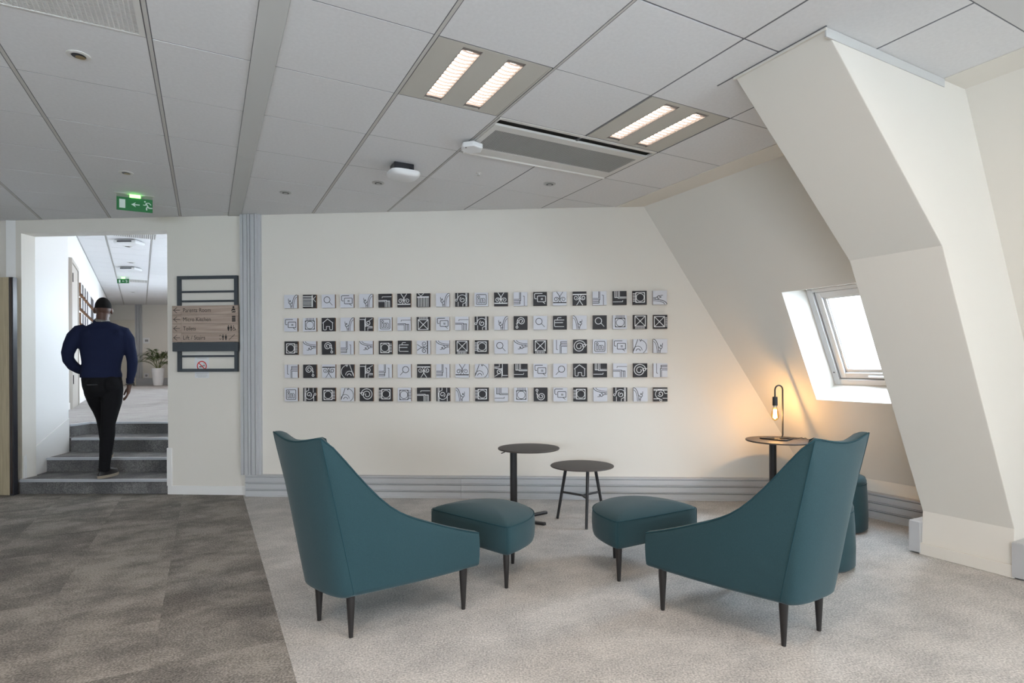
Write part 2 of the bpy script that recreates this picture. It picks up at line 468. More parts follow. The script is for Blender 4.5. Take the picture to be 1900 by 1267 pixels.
# grey trunking: grooved profile swept along a run; local x along, -y outwards, z up
def trunk_prof(h=0.197, d=0.066):
    p = [(0.0, 0.0), (-d, 0.0), (-d, 0.012), (-d + 0.006, 0.014), (-d + 0.006, 0.054)]
    for b in (0.060, 0.122):
        p += [(-d + 0.006, b - 0.004), (-d + 0.020, b - 0.0035), (-d + 0.020, b + 0.0035), (-d, b + 0.004), (-d, b + 0.010), (-d + 0.010, b + 0.0105), (-d + 0.010, b + 0.0135), (-d + 0.005, b + 0.014)]
    p += [(-d + 0.005, h - 0.018), (-d + 0.016, h - 0.017), (-d + 0.016, h - 0.012), (-d + 0.002, h - 0.011), (-d + 0.002, h), (0.0, h)]
    return p
def trunk(name, x0, x1, M, parent=None):
    P = trunk_prof(); n = len(P)
    mb = MB(); mb.rings([[(x0, y, z) for y, z in P], [(x1, y, z) for y, z in P]])
    return mb.build(name, m_trunk, parent, M=M)
tb = struct(trunk('baseboard_back', -2.490, -0.468, WM))
trunk('trunking_length', -0.466, 2.62, WM @ T(0, 0, 0.0006), tb)
KM = frame((0, 0, 0), (0, 1, 0), (0, 0, 1))
KM = GM @ Matrix(((0, 1, 0, 4.64), (-1, 0, 0, 0), (0, 0, 1, 0), (0, 0, 0, 1)))         # x -> -v, y -> u
struct(trunk('baseboard_right', -3.45, -1.98, KM))
kr = struct(trunk('baseboard_right', -1.51, 4.0, KM))
for v0, v1, s in ((1.978, 2.043, 1), (1.447, 1.512, -1)):
    e = MB(); e.box(3.972, 4.64, v0, v1, 0.008, 0.205); o = e.build('baseboard_pillar', m_trunk, M=GM, bevel=0.004); struct(o)
    MB().box(3.967, 3.974, v0 + 0.002, v1 - 0.002, 0.012, 0.201).build('end_cap', m_trunk, o, M=GM)
# vertical trunking beside the sign
P = [(0, 0)]
vp = [(-2.534, 0.0), (-2.534, -0.055), (-2.510, -0.055), (-2.509, -0.040), (-2.503, -0.040), (-2.502, -0.048), (-2.470, -0.048), (-2.469, -0.036), (-2.463, -0.036), (-2.462, -0.055), (-2.443, -0.055), (-2.442, -0.038), (-2.436, -0.038), (-2.435, -0.048), (-2.399, -0.048), (-2.398, -0.036), (-2.392, -0.036), (-2.391, -0.055), (-2.374, -0.055), (-2.368, -0.030), (-2.352, -0.030), (-2.352, 0.0)]
mb = MB(); mb.rings([[(x, y, 0.197) for x, y in vp], [(x, y, HC - 0.002) for x, y in vp]])
struct(mb.build('trim_5', m_trunk, M=WM))
# white skirting on the pier and the little upright board that returns into the opening
pb = struct(MB().box(-3.277, -2.492, -0.012, 0.0, 0.0, 0.083).build('baseboard_pier', m_white, M=WM, bevel=0.002))
MB().box(-3.283, -3.235, -0.014, 0.0, 0.083, 0.44).build('upright_board', m_white, pb, M=WM, bevel=0.002)

# ------------------------------------------------------------------ ceiling
ceil = struct(MB().prism(clip_poly([(-7.2, -5.2), (3.55, -5.2), (3.55, 8.8), (-7.2, 8.8)], [(0.5276, 0.852, 5.33)]), HC + 0.022, HC + 0.06).build('ceiling', m_plenum, M=GM))
struct(MB().prism(clip_poly([(-7, -5), (3.27, -5), (3.27, 1.13), (-7, 1.13)], []), HC, HC + 0.015).build('ceiling', m_ceil_plain, M=GM))
RAIL = [-1.3935, -0.8036, -0.211, 0.8824, 1.4846, 2.0859, 2.6888]
UE = [-3.17, -2.577, -1.985, -1.3935, -0.8036, -0.211, 0.189, None, 0.2955, 0.8824, 1.4846, 2.0859, 2.6888, 3.262]
V0, DV = 2.9257, 0.5977
CW = (0.5276, 0.852, 5.226)
tilec = {}
SPECIAL = {(4, -1): 'grille', (9, -1): 'lum', (11, -1): 'lum', (10, 0): 'vent', (11, 0): 'vent'}
def RW_(u): return 0.012 if (u in RAIL and u < 1.0) or u < -1.2 else 0.009 if u == RAIL[4] else 0.0055 if u in RAIL else 0.002
for i in range(len(UE) - 1):
    if UE[i] is None or UE[i + 1] is None: continue
    u0, u1 = UE[i], UE[i + 1]
    ga = RW_(u0); gb = RW_(u1)
    for k in range(-3, 9):
        if (i, k) in SPECIAL: continue
        v0, v1 = V0 + DV * k, V0 + DV * (k + 1)
        gr = 0.006 if k == -2 and u0 > 0.5 else 0.0033
        poly = [(u0 + ga, v0 + gr), (u1 - gb, v0 + gr), (u1 - gb, v1 - 0.0033), (u0 + ga, v1 - 0.0033)]
        cp = clip_poly(poly, [CW])
        if parea(cp) < 0.003: continue
        c = G((u0 + u1) / 2, (v0 + v1) / 2, 0)
        if c.y < 1.2 or abs(c.x) > 1.0 * c.y + 0.9: 
            pass
        key = (round(u1 - u0, 3), round(ga, 4), round(gb, 4), gr) if abs(parea(cp) - parea(poly)) < 1e-6 else None
        cu, cv = (u0 + u1) / 2, (v0 + v1) / 2
        if key and key in tilec: me = tilec[key]
        else:
            me = MB().prism([(x - cu, y - cv) for x, y in cp], 0, 0.012).mesh('ceiling_tile', m_tile)
            if key: tilec[key] = me
        link('ceiling_tile', me, ceil, GM @ T(cu, cv, HC + random.uniform(-0.0004, 0.0006)))
for u in RAIL + [-1.985, -2.577]:
    vmax = (5.222 - 0.5276 * u) / 0.852 - 0.01
    r_ = RW_(u)
    MB().box(u - r_ - 0.0004, u + r_ + 0.0004, 1.0, vmax, HC + 0.0012, HC + 0.011).build('ceiling_joint_shade', m_gap_shade, ceil, M=GM)  # dark strip fills the gap, its shade put into the colour
    if r_ < 0.006: continue
    mb = MB(); mb.box(u - r_ + 0.0042, u + r_ - 0.0042, 1.0, vmax, HC - 0.0012, HC + 0.02)
    mb.build('ceiling_rail', m_rail, ceil, M=GM)
for k in range(-3, 9):
    v = V0 + DV * k
    q = clip_poly([(-3.2, v - 0.0036), (3.262, v - 0.0036), (3.262, v + 0.0036), (-3.2, v + 0.0036)], [CW])
    if q: MB().prism(q, HC + 0.0014, HC + 0.0105).build('ceiling_joint_shade', m_gap_shade, ceil, M=GM)  # cross gaps filled the same way, shade given as dark colour
bp_ = clip_poly([(0.189, 1.0), (0.2955, 1.0), (0.2955, 7), (0.189, 7)], [CW])
cut = clip_poly(bp_, [(0, 1, 4.26)]); MB().prism(cut, HC - 0.006, HC + 0.02).build('ceiling_band', m_band, ceil, M=GM)
cut = clip_poly(bp_, [(0, -1, -4.264)]); MB().prism(cut, HC - 0.006, HC + 0.02).build('ceiling_band', m_band, ceil, M=GM)


# luminaires
def luminaire(u0, v0, label):
    u1, v1 = u0 + 0.602, v0 + DV
    t = thing('light_fitting', label, 'ceiling light', GM @ T((u0 + u1) / 2, (v0 + v1) / 2, HC), 'twin-slot ceiling lights')
    mb = MB(); hw, hd = 0.289, 0.294
    xs = [-hw, -0.158, -0.068, 0.068, 0.158, hw]; y0, y1 = -0.268, 0.268
    for a, b in ((0, 1), (2, 3), (4, 5)): mb.box(xs[a], xs[b], -hd, hd, 0.0, 0.006)
    for a, b in ((1, 2), (3, 4)):
        mb.box(xs[a], xs[b], -hd, y0, 0, 0.006); mb.box(xs[a], xs[b], y1, hd, 0, 0.006)
    for a, b in ((-hw, -hw + 0.008), (hw - 0.008, hw)): mb.box(a, b, -hd, hd, -0.002, 0.0)
    mb.build('panel', m_lum, t)
    for a, b in ((-0.158, -0.068), (0.068, 0.158)):
        mb = MB(); mb.box(a, b, y0, y1, 0.015, 0.019); lp = mb.build('lamp', m_lamp, t)
        mb = MB()
        for k in range(15):
            y = y0 + 0.03 + (y1 - y0 - 0.06) * k / 14
            n = 6
            mb.add([(a + (b - a) * q / n, y + 0.006 * math.sin(math.pi * q / n) * 2, z) for q in range(n + 1) for z in (0.001, 0.011)], [(2 * q, 2 * q + 2, 2 * q + 3, 2 * q + 1) for q in range(n)])
        mb.build('louvre', m_louvre, lp)
        mb = MB(); mb.box(a - 0.003, a, y0, y1, -0.001, 0.015); mb.box(b, b + 0.003, y0, y1, -0.001, 0.015); mb.box(a, b, y0, y0 + 0.026, 0.003, 0.014); mb.box(a, b, y1 - 0.026, y1, 0.003, 0.014)
        mb.build('trough', m_louvre, t)
    return t
luminaire(0.8824, V0 - DV, 'twin-slot ceiling light in the row nearer the broad grey ceiling band')
luminaire(2.0859, V0 - DV, 'twin-slot ceiling light between long air vent and boxed roof truss')

# long air vent spanning two tiles
t = thing('air_vent', 'long white air vent with perforated panel and black slot', 'vent', GM @ T(2.087, V0 + DV / 2, HC))
X0, X1, Y0_, Y1_ = -0.592, 0.592, -DV / 2 + 0.005, DV / 2 - 0.004
mb = MB()
mb.box(X0, X1, Y0_, Y0_ + 0.028, -0.002, 0.012); mb.box(X0, X1, Y1_ - 0.012, Y1_, -0.004, 0.012)
mb.box(X0, X0 + 0.012, Y0_, Y1_, -0.004, 0.012); mb.box(X1 - 0.012, X1, Y0_, Y1_, -0.004, 0.012)
mb.build('frame', m_metalw, t, bevel=0.002)
MB().box(X0 + 0.012, X1 - 0.012, Y0_ + 0.028, Y0_ + 0.088, 0.014, 0.02).build('slot', m_slot, t)
mb = MB(); mb.box(X0 + 0.012, X1 - 0.012, Y0_ + 0.088, Y0_ + 0.155, -0.008, 0.006)
mb.box(X0 + 0.012, X0 + 0.05, Y0_ + 0.155, Y0_ + 0.46, -0.008, 0.006); mb.box(X1 - 0.05, X1 - 0.012, Y0_ + 0.155, Y0_ + 0.46, -0.008, 0.006)
mb.box(X0 + 0.012, X1 - 0.012, Y0_ + 0.46, Y1_ - 0.03, -0.008, 0.006)
pr = [(-0.008, Y1_ - 0.03), (-0.016, Y1_ - 0.022), (-0.016, Y1_ - 0.014), (-0.002, Y1_ - 0.008)]
mb.rings([[(X0 + 0.012, y, z) for z, y in pr], [(X1 - 0.012, y, z) for z, y in pr]])
mb.build('panel', m_metalw, t)
def grid_mesh(x0, x1, y0, y1, nx, ny, wx, wy, z0, z1):
    mb = MB()
    for k in range(nx + 1):
        x = x0 + (x1 - x0) * k / nx; mb.box(x - wx / 2, x + wx / 2, y0, y1, z0, z1)
    for k in range(ny + 1):
        y = y0 + (y1 - y0) * k / ny; mb.box(x0, x1, y - wy / 2, y + wy / 2, z0 + 0.0006, z1)
    return mb
gm = grid_mesh(X0 + 0.05, X1 - 0.05, Y0_ + 0.155, Y0_ + 0.46, 90, 26, 0.0046, 0.0040, -0.006, -0.0045).build('perforated_grille', mat('perforated_metal', (0.40, 0.40, 0.385, 1), 0.5), t); gm['kind'] = 'stuff'
MB().box(X0 + 0.05, X1 - 0.05, Y0_ + 0.155, Y0_ + 0.46, 0.000, 0.004).build('backing', m_gasket, t)
# grille tile over the entrance side
t = thing('air_grille', 'square egg-crate air grille in the ceiling, cut by the frame corner', 'vent', GM @ T((-0.8036 - 0.211) / 2, V0 - DV / 2, HC))
mb = MB(); a, b = -0.284, 0.284
mb.box(a, b, b, b + 0.011, -0.002, 0.01); mb.box(a, b, a - 0.011, a, -0.002, 0.01); mb.box(a, a + 0.022, a, b, -0.002, 0.01); mb.box(b - 0.022, b, a, b, -0.002, 0.01)
mb.build('frame', m_metalw, t)
mb = grid_mesh(a + 0.022, b - 0.022, a, b, 30, 52, 0.0050, 0.0030, 0.0, 0.005)
g_ = mb.build('egg_crate_grid', m_metalw, t); g_['kind'] = 'stuff'
MB().box(a, b, a, b, 0.0075, 0.010).build('backing', m_slot, t)


# downlights
def downlight(u, v, label, kind):
    t = thing('downlight', label, 'downlight', GM @ T(u, v, HC), 'round ceiling downlights')
    r = 0.047
    MB().lathe([(r, -0.001), (r, -0.004), (r * 0.80, -0.007), (r * 0.62, -0.006), (r * 0.58, 0.0), (r * 0.58, -0.001)], 28).build('ring', m_metalw if kind == 0 else m_chrome, t, smooth=40)
    MB().lathe([(r * 0.57, -0.0065), (r * 0.57, -0.0055)], 24).build('recess', m_sock, t)
    if kind == 0:
        MB().lathe([(r * 0.42, -0.0078), (r * 0.36, -0.0070)], 20, c=(0.006, 0.006, 0)).build('reflector', mat('amber_reflector', lin(150, 130, 90), 0.3, 0.5), t)
    else:
        MB().lathe([(r * 0.36, -0.0085), (r * 0.28, -0.0090), (r * 0.20, -0.0070)], 20).build('eyeball', m_chrome, t, smooth=40)
downlight(-0.507, 3.23, 'beige round downlight next to the square air grille', 0)
downlight(-0.511, 5.022, 'small beige downlight above the green exit sign', 0)
downlight(0.58, 5.006, 'chrome downlight just beside the grey ceiling band', 1)
downlight(1.187, 4.415, 'chrome downlight beside the white wireless unit', 1)
downlight(2.389, 3.828, 'chrome downlight under the long air vent edge', 1)
t = thing('sprinkler_head', 'tiny metal sprinkler head in ceiling tile beside long air vent', 'sprinkler', GM @ T(1.786, 3.854, HC))
MB().lathe([(0.02, -0.0005), (0.02, -0.003), (0.008, -0.006), (0.006, -0.018)], 16).build('body', m_metalw, t, smooth=40)
MB().lathe([(0.012, -0.020), (0.012, -0.018)], 12).build('deflector', m_chrome, t)
# wireless unit and hexagonal sensor
t = thing('wireless_unit', 'white curved wireless unit on black bracket under the ceiling', 'wireless unit', GM @ T(1.235, 3.94, HC))
MB().box(-0.075, 0.068, -0.05, 0.06, -0.062, -0.001).build('bracket', m_sock, t, bevel=0.006)
MB().box(0.03, 0.05, -0.0515, -0.0505, -0.045, -0.03).build('port', m_slot, t)
R = []
for z, s in ((-0.060, 0.80), (-0.064, 0.98), (-0.075, 1.0), (-0.088, 0.93), (-0.094, 0.75)):
    ring = []
    for q in range(32):
        a = 2 * math.pi * q / 32; c_, s_ = math.cos(a), math.sin(a)
        e = 0.55; x = math.copysign(abs(c_) ** e, c_) * 0.11 * s; y = math.copysign(abs(s_) ** e, s_) * 0.10 * s
        ring.append((x, y - 0.015, z - 0.010 * (1 - (x / 0.11) ** 2) * (1 if z < -0.07 else 0)))
    R.append(ring)
sh = MB().rings(R).build('shell', m_plastic, t, smooth=45)
for q in range(2): MB().ellip((-0.078 + 0.0, -0.075 - 0.012 * q, -0.089), 0.003, 0.003, 0.002, 8, 6).build('status_light', m_greenled, sh)
t = thing('hexagonal_sensor', 'white hexagonal sensor box hanging at corner of long air vent', 'sensor', GM @ T(1.500, 3.335, HC))
hx = [(0.074 * math.cos(math.pi * k / 3 + 0.25), 0.074 * math.sin(math.pi * k / 3 + 0.25)) for k in range(6)]
MB().prism(hx, -0.052, -0.018).build('body', m_plastic, t, bevel=0.008, seg=3)
MB().prism([(x * 0.45, y * 0.45) for x, y in hx], -0.0185, -0.0165).build('mount', m_sock, t)
MB().lathe([(0.005, -0.054), (0.005, -0.051)], 10, c=(-0.05, -0.02, 0)).build('lens', m_sock, t)


# emergency exit sign
def exit_sign(M, label, wd=0.25, ht=0.108, z=-0.03, dist=False):
    t = thing('exit_sign', label, 'exit sign', M, 'green emergency exit signs')
    MB().box(-wd / 2 - 0.012, wd / 2 + 0.012, -0.022, 0.022, -0.004, -0.0005).build('base_plate', m_metalw, t, bevel=0.001)
    MB().box(-0.035, 0.04, -0.012, 0.012, z + 0.002, -0.004).build('green_lamp', m_greenled, t)
    MB().box(-wd / 2, wd / 2, -0.003, 0.003, z - 0.0, -0.004).build('acrylic_hanger', m_clear, t)
    pl = MB().box(-wd / 2, wd / 2, -0.004, 0.004, z - ht, z).build('sign_plate', m_green, t)
    mb = MB(); Y = -0.0046; k = ht; cz = z - ht / 2
    S = lambda pts: [(p[0] * k, cz + p[1] * k) for p in pts]
    mb.poly(S([(-0.98, -0.33), (-0.60, -0.33), (-0.60, 0.33), (-0.98, 0.33)]), Y); mb.build('door_symbol', m_signw, pl); mb = MB()
    mb.poly(S([(-0.23, 0.0), (0.08, 0.19), (-0.02, 0.02), (-0.02, -0.02), (0.08, -0.19)]), Y)
    mb.ribbon(S([(-0.05, 0.0), (0.32, 0.0)]), 0.075 * k, Y); mb.build('arrow', m_signw, pl); mb = MB()
    mb.poly(S(circ(0.66, 0.30, 0.06, 12, close=True)), Y)
    mb.ribbon(S([(0.72, 0.20), (0.83, -0.02), (0.92, -0.16), (1.15, -0.15)]), 0.085 * k, Y)
    mb.ribbon(S([(0.86, -0.05), (0.76, -0.18), (0.77, -0.35)]), 0.085 * k, Y - 0.0002)
    mb.ribbon(S([(0.76, 0.18), (0.68, 0.03), (0.54, 0.04)]), 0.06 * k, Y - 0.0003)
    mb.ribbon(S([(0.76, 0.20), (0.92, 0.22), (1.06, 0.08)]), 0.06 * k, Y - 0.0004)
    mb.build('running_figure', m_signw, pl)
    return t
exit_sign(GM @ T(-0.514, 5.633, HC), 'green emergency exit sign with arrow and running figure, over stair opening')

# ------------------------------------------------------------------ skylight window (in its own plane: x along v, y up the slope, z outward)
def skylight(a, b, first):
    c = slope((a + b) / 2, (0.2835 + 0.600) / 2, 0.2)
    ax = Vector((0, 1, 0)); az = WN; ay = az.cross(ax)
    M = Matrix((ax, ay, az)).transposed().to_4x4(); M.translation = c
    M = GM @ M
    hw = (b - a) / 2; hh = (0.600 - 0.2835) * 2.615 / 2
    fr = MB(); f = 0.045
    fr.box(-hw, -hw + f, -hh, hh, -0.01, 0.09); fr.box(hw - f, hw, -hh, hh, -0.01, 0.09); fr.box(-hw + f, hw - f, -hh, -hh + f, -0.01, 0.09); fr.box(-hw + f, hw - f, hh - 0.03, hh, -0.01, 0.09)
    root = struct(fr.build('window_1', m_frame, M=M, bevel=0.003))
    g = 0.007; x0 = hw - f - g; yb = -hh + f + g; yt = hh - 0.03 - g; s = 0.046
    mb = MB(); mb.box(-hw + f, hw - f, -hh + f, hh - 0.03, 0.03, 0.034)
    MBk = MB()
    for p in ((-hw + f, -x0, -hh + f, hh - 0.03), (x0, hw - f, -hh + f, hh - 0.03), (-x0, x0, -hh + f, yb), (-x0, x0, yt, hh - 0.03)): MBk.box(*p, 0.012, 0.09)
    MBk.build('gasket', m_gasket, root)
    mb = MB()
    for p in ((-x0, -x0 + s, yb, yt), (x0 - s, x0, yb, yt), (-x0 + s, x0 - s, yb, yb + s), (-x0 + s, x0 - s, yt - s, yt)): mb.box(*p, 0.004, 0.075)
    sash = mb.build('sash', m_frame, root, bevel=0.004)
    xi = x0 - s; i0 = yb + s; i1 = yt - s; w2 = 0.022
    mb = MB()
    for p in ((-xi, -xi + w2, i0, i1), (xi - w2, xi, i0, i1), (-xi, xi, i0, i0 + w2 * 1.2), (-xi, xi, i1 - w2, i1)): mb.box(*p, 0.02, 0.06)
    mb.build('glazing_bead', m_frame, root, bevel=0.003)
    mb = MB()
    for p in ((-xi + w2, -xi + w2 + 0.004, i0, i1), (xi - w2 - 0.004, xi - w2, i0, i1), (-xi + w2 + 0.007, -xi + w2 + 0.010, i0, i1)): mb.box(*p, 0.03, 0.05)
    mb.build('gasket', m_gasket, root)
    MB().box(-xi, xi, i0, i1, 0.046, 0.052).build('pane', m_pane, root)
    mb = MB(); mb.tube([(0.09, yb + 0.018, -0.002), (-0.12, yb + 0.018, -0.014), (-0.16, yb + 0.014, -0.014)], [0.011, 0.011, 0.006], 8)
    mb.box(-0.17, -0.14, yb + 0.008, yb + 0.024, -0.012, 0.006)
    mb.build('handle', m_plastic, root, smooth=40)
    MB().lathe([(0.006, 0.0), (0.006, 0.002)], 10, c=(hw - 0.022, -hh + 0.11, -0.012)).build('screw', m_gasket, root)
for a, b in OUT: skylight(a, b, True)

# ------------------------------------------------------------------ neighbouring roof terrace seen through the skylight
t = thing('neighbouring_building', 'pale neighbouring roof terrace with panelled parapet seen through skylight window', 'building', T(4.6, 8.6, 0) @ RZ(PHI - math.pi / 2 + 0.55))
for k in range(9):
    MB().box(-1.6 + 0.45 * k, -1.157 + 0.45 * k, 0.02, 0.08, 1.12, 1.66).build('parapet_panel', m_facade, t, bevel=0.006)
MB().box(-1.7, 2.5, -0.03, 0.12, 1.67, 1.72).build('coping', m_facade, t)
MB().box(-1.7, 2.5, -0.05, 0.12, 1.02, 1.11).build('ledge', m_facade, t)
MB().box(-1.7, 2.5, 0.0, 0.12, 0.2, 1.0).build('brick_base', m_brick, t)
for k in range(6): MB().tube([(-1.5 + 0.62 * k, 0.06, 1.72), (-1.5 + 0.62 * k, 0.06, 2.06)], 0.022).build('rail_post', m_facade, t)
for k in range(6): MB().tube([(-1.7, 0.06, 1.80 + 0.052 * k), (2.5, 0.06, 1.80 + 0.052 * k)], 0.009 if k < 5 else 0.018).build('rail', m_facade, t)
t = thing('brick_building', 'tall pale brick wall with white band behind the roof terrace', 'building', T(5.6, 11.0, 0) @ RZ(PHI - math.pi / 2 + 0.55))
MB().box(-2.2, -1.5, 0, 0.5, 0, 2.9).build('pier', m_brick, t); MB().box(-2.4, 4.0, 0.3, 0.7, 0, 2.15).build('wall', m_brick, t); MB().box(-2.4, 4.0, 0.25, 0.75, 2.15, 2.25).build('coping', m_facade, t)

# ------------------------------------------------------------------ line-art tiles
def arc(cx, cy, r, a0, a1, n=14): return circ(cx, cy, r, n, math.radians(a0), math.radians(a1))
def rrect(x0, y0, x1, y1, r=0.1):
    p = []
    for cx, cy, a in ((x1 - r, y1 - r, 0), (x0 + r, y1 - r, 90), (x0 + r, y0 + r, 180), (x1 - r, y0 + r, 270)): p += arc(cx, cy, r, a, a + 90, 4)
    return p
def spiral(cx, cy, r0, r1, a0, turns, n=40): return [(cx + (r0 + (r1 - r0) * k / n) * math.cos(a0 + turns * 2 * math.pi * k / n), cy + (r0 + (r1 - r0) * k / n) * math.sin(a0 + turns * 2 * math.pi * k / n)) for k in range(n + 1)]
def motif(n):
    S = []
    if n == 'magnifier': S = [circ(-0.2, 0.2, 0.46), [(0.14, -0.14), (0.24, -0.2), (0.62, -0.62)]]
    elif n == 'chat': S = [rrect(-0.38, -0.42, 0.8, 0.42) + [(0.8, 0.32)], [(0.35, -0.42), (0.72, -0.72)], [(0.1, 0.05), (0.42, 0.05)], [(0.1, -0.1), (0.42, -0.1)], [(-0.5, 0.02), (-0.72, 0.02), (-0.8, 0.12), (-0.8, 0.7), (-0.7, 0.78), (0.35, 0.78)]]
    elif n == 'house': S = [[(-0.86, 0.2), (-0.1, 0.82), (0.75, 0.2)], [(-0.72, 0.2), (-0.72, -0.72), (-0.62, -0.8), (-0.35, -0.8), (-0.28, -0.7), (-0.28, -0.3), (0.22, -0.3), (0.22, -0.7), (0.3, -0.8), (0.58, -0.8), (0.66, -0.7), (0.66, 0.2)]]
    elif n == 'briefcase': S = [[(-0.78, 0.38), (0.62, 0.38)], [(-0.78, 0.38), (-0.78, -0.5), (-0.7, -0.58), (0.6, -0.58)], [(-0.78, 0.0), (0.45, 0.0)], [(-0.35, 0.38), (-0.35, 0.62), (-0.25, 0.72), (0.2, 0.72)]]
    elif n == 'in': S = [rrect(-0.72, -0.72, 0.72, 0.72, 0.12) + [(0.72, 0.6)], rrect(-0.5, -0.5, -0.26, 0.12, 0.02) + [(-0.26, 0.1)], circ(-0.38, 0.38, 0.15, 12), [(-0.12, -0.5), (-0.12, 0.14), (0.1, 0.14), (0.1, 0.04), (0.24, 0.15), (0.4, 0.14), (0.52, 0.0), (0.52, -0.5), (0.28, -0.5), (0.28, -0.12), (0.2, -0.02), (0.1, -0.12), (0.1, -0.5), (-0.12, -0.5)]]
    elif n == 'chip':
        S = [[(-0.7, 0.65), (-0.7, -0.75), (0.55, -0.75), (0.55, 0.65), (-0.7, 0.65)], circ(-0.07, -0.05, 0.56)] + [[(0.55, -0.6 + 0.22 * k), (1.0, -0.6 + 0.22 * k)] for k in range(6)] + [[(-0.7, 0.5), (-0.55, 0.65)], [(0.4, 0.65), (0.55, 0.5)], [(-0.7, -0.6), (-0.55, -0.75)], [(0.4, -0.75), (0.55, -0.6)]]
    elif n == 'crate':
        S = [[(-0.72, 0.85), (-0.72, -0.6), (0.75, -0.6), (0.75, 0.85), (-0.72, 0.85)], [(-0.65, 0.78), (0.68, -0.53)], [(0.68, 0.78), (-0.65, -0.53)]] + [[(-0.62 + 0.2 * k, -0.72), (-0.62 + 0.2 * k, -0.97)] for k in range(7)]
    elif n == 'spiral': S = [spiral(-0.1, 0.25, 0.62, 0.12, math.radians(-40), 1.9), circ(0.36, 0.22, 0.13, 12), circ(0.52, -0.62, 0.15, 12), [(0.42, 0.1), (0.6, -0.1), (0.45, -0.4)]]
    elif n == 'whorl': S = [spiral(-0.1, 0.0, 0.92, 0.2, math.radians(10), 2.1), circ(0.55, 0.1, 0.2, 14), [(0.75, 0.1), (0.98, 0.3)]]
    elif n == 'gable': S = [[(-0.98, -0.55), (0.98, -0.55)], [(-0.95, -0.62), (0.95, -0.62)], [(-0.45, 0.98), (-0.06, 0.4), (-0.06, -0.2), (-0.25, -0.5)], [(0.45, 0.98), (0.06, 0.4), (0.06, -0.2), (0.25, -0.5)], spiral(-0.5, -0.1, 0.36, 0.1, 0, 1.3, 24), [(1.0 - 2 * 0.5 + p[0] * -1 - 0.0, p[1]) for p in spiral(-0.5, -0.1, 0.36, 0.1, 0, 1.3, 24)]]
    elif n == 'pipes': S = [[(-0.98, 0.02), (0.22, 0.02), (0.22, -0.98)], [(-0.98, -0.14), (0.02, -0.14), (0.02, -0.98)], [(0.22, -0.08), (0.7, -0.08), (0.7, -0.98)], [(-0.45, 0.35), (-0.4, 0.55), (0.98, 0.55)], [(0.48, -0.12), (0.48, -0.98)]]
    elif n == 'branch': S = [[(0.22 + 0.76 * (1 - math.cos(a * math.pi / 24)), -0.98 + 1.96 * math.sin(a * math.pi / 24)) for a in range(13)], [(0.44 + 0.54 * (1 - math.cos(a * math.pi / 24)), -0.98 + 1.62 * math.sin(a * math.pi / 24)) for a in range(13)], [(0.03, -0.98), (0.0, -0.62), (-0.12, -0.36), (-0.28, -0.22), (-0.26, -0.02), (-0.02, -0.02), (-0.06, 0.2)], [(-0.06, 0.12), (-0.32, 0.12), (-0.32, 0.42)], [(-0.12, -0.36), (0.1, -0.3), (0.2, -0.1)], [(0.08, -0.7), (0.3, -0.62)]]
    elif n == 'eye': S = [[(-0.62, 0.98), (-0.62, 0.1)], [(0.75, 0.98), (0.75, -0.98)], [(0.6, 0.98), (0.6, -0.98)], arc(0.05, 0.05, 0.66, 180, -80, 24), spiral(0.1, 0.0, 0.42, 0.12, math.radians(120), 1.2, 24), circ(-0.82, -0.05, 0.15, 12), [(0.15, -0.6), (0.15, -0.98)], [(-0.55, -0.3), (-0.55, -0.98)]]
    elif n == 'ladder': S = [[(-0.98, 0.72 - 0.24 * k), (0.4, 0.72 - 0.24 * k)] for k in range(7)] + [[(0.4, 0.9), (0.4, -0.85)], [(0.5, 0.9), (0.5, -0.85)], [(0.98, 0.75), (0.6, 0.35), (0.98, -0.1)]]
    elif n == 'drop': S = [[(-0.98, -0.75), (-0.35, 0.98)], arc(-0.35, -0.6, 0.6, 0, 185, 20), arc(-0.3, -0.7, 0.3, 0, 180, 14), arc(-0.1, -0.1, 1.0, -60, 75, 20), [(-0.1, 0.98), (0.05, 0.7), (0.2, 0.98)]]
    elif n == 'hook': S = [[(-0.98, 0.7), (-0.2, 0.7), (-0.2, -0.98)], [(-0.1, 0.95), (-0.1, -0.4)], spiral(0.28, 0.2, 0.42, 0.12, math.radians(150), 1.4, 26), [(0.25, -0.98), (0.25, -0.55), (0.98, -0.55)], [(-0.1, -0.25), (0.98, -0.4)], [(0.4, 0.5), (0.95, 0.85)]]
    return S
MNAME = dict(magnifier='magnifying glass', chat='speech bubble', house='house', briefcase='briefcase', chip='circle-in-square', crate='crossed crate', spiral='spiral', whorl='big whorl', gable='scrolled gable', pipes='stepped pipe', branch='curved branch', eye='ringed eye', ladder='barred ladder', drop='teardrop', hook='hook and coil')
MNAME['in'] = 'letters in'
GRID = [
 'branch0L ladder0D magnifier0L chat0L branch0L pipes0D gable0D ladder1D branch0L eye0D in0L gable0D pipes3L chat0D gable0L gable2D pipes3L pipes2D chip2D branch3L',
 'chat0L chip1L house0D branch0L hook0D in0L pipes0L crate2D chat0L pipes0L eye0D branch0L spiral4D magnifier0L briefcase0D branch4L magnifier0D chip1L crate0D crate1D',
 'chip0D branch1L spiral0D pipes3L branch1L chip0D briefcase0D gable1L branch1L crate0D chip2D magnifier0L branch1L crate0D pipes1L whorl0D in0L chat0L drop0L branch4L',
 'pipes1L spiral0D gable2L drop4D hook0D pipes3L magnifier4L gable2D pipes3L gable0L drop0L hook2D pipes2D chat0L magnifier4L house0D pipes2D pipes0L whorl0D pipes1L',
 'in0L eye2D chip0D drop0L whorl4D chip2D chip0L pipes0D eye2D branch4L chip2D pipes2L chip1L spiral2D chat0L chip2D branch1L eye0D branch4L eye1D']
TS = 0.1245
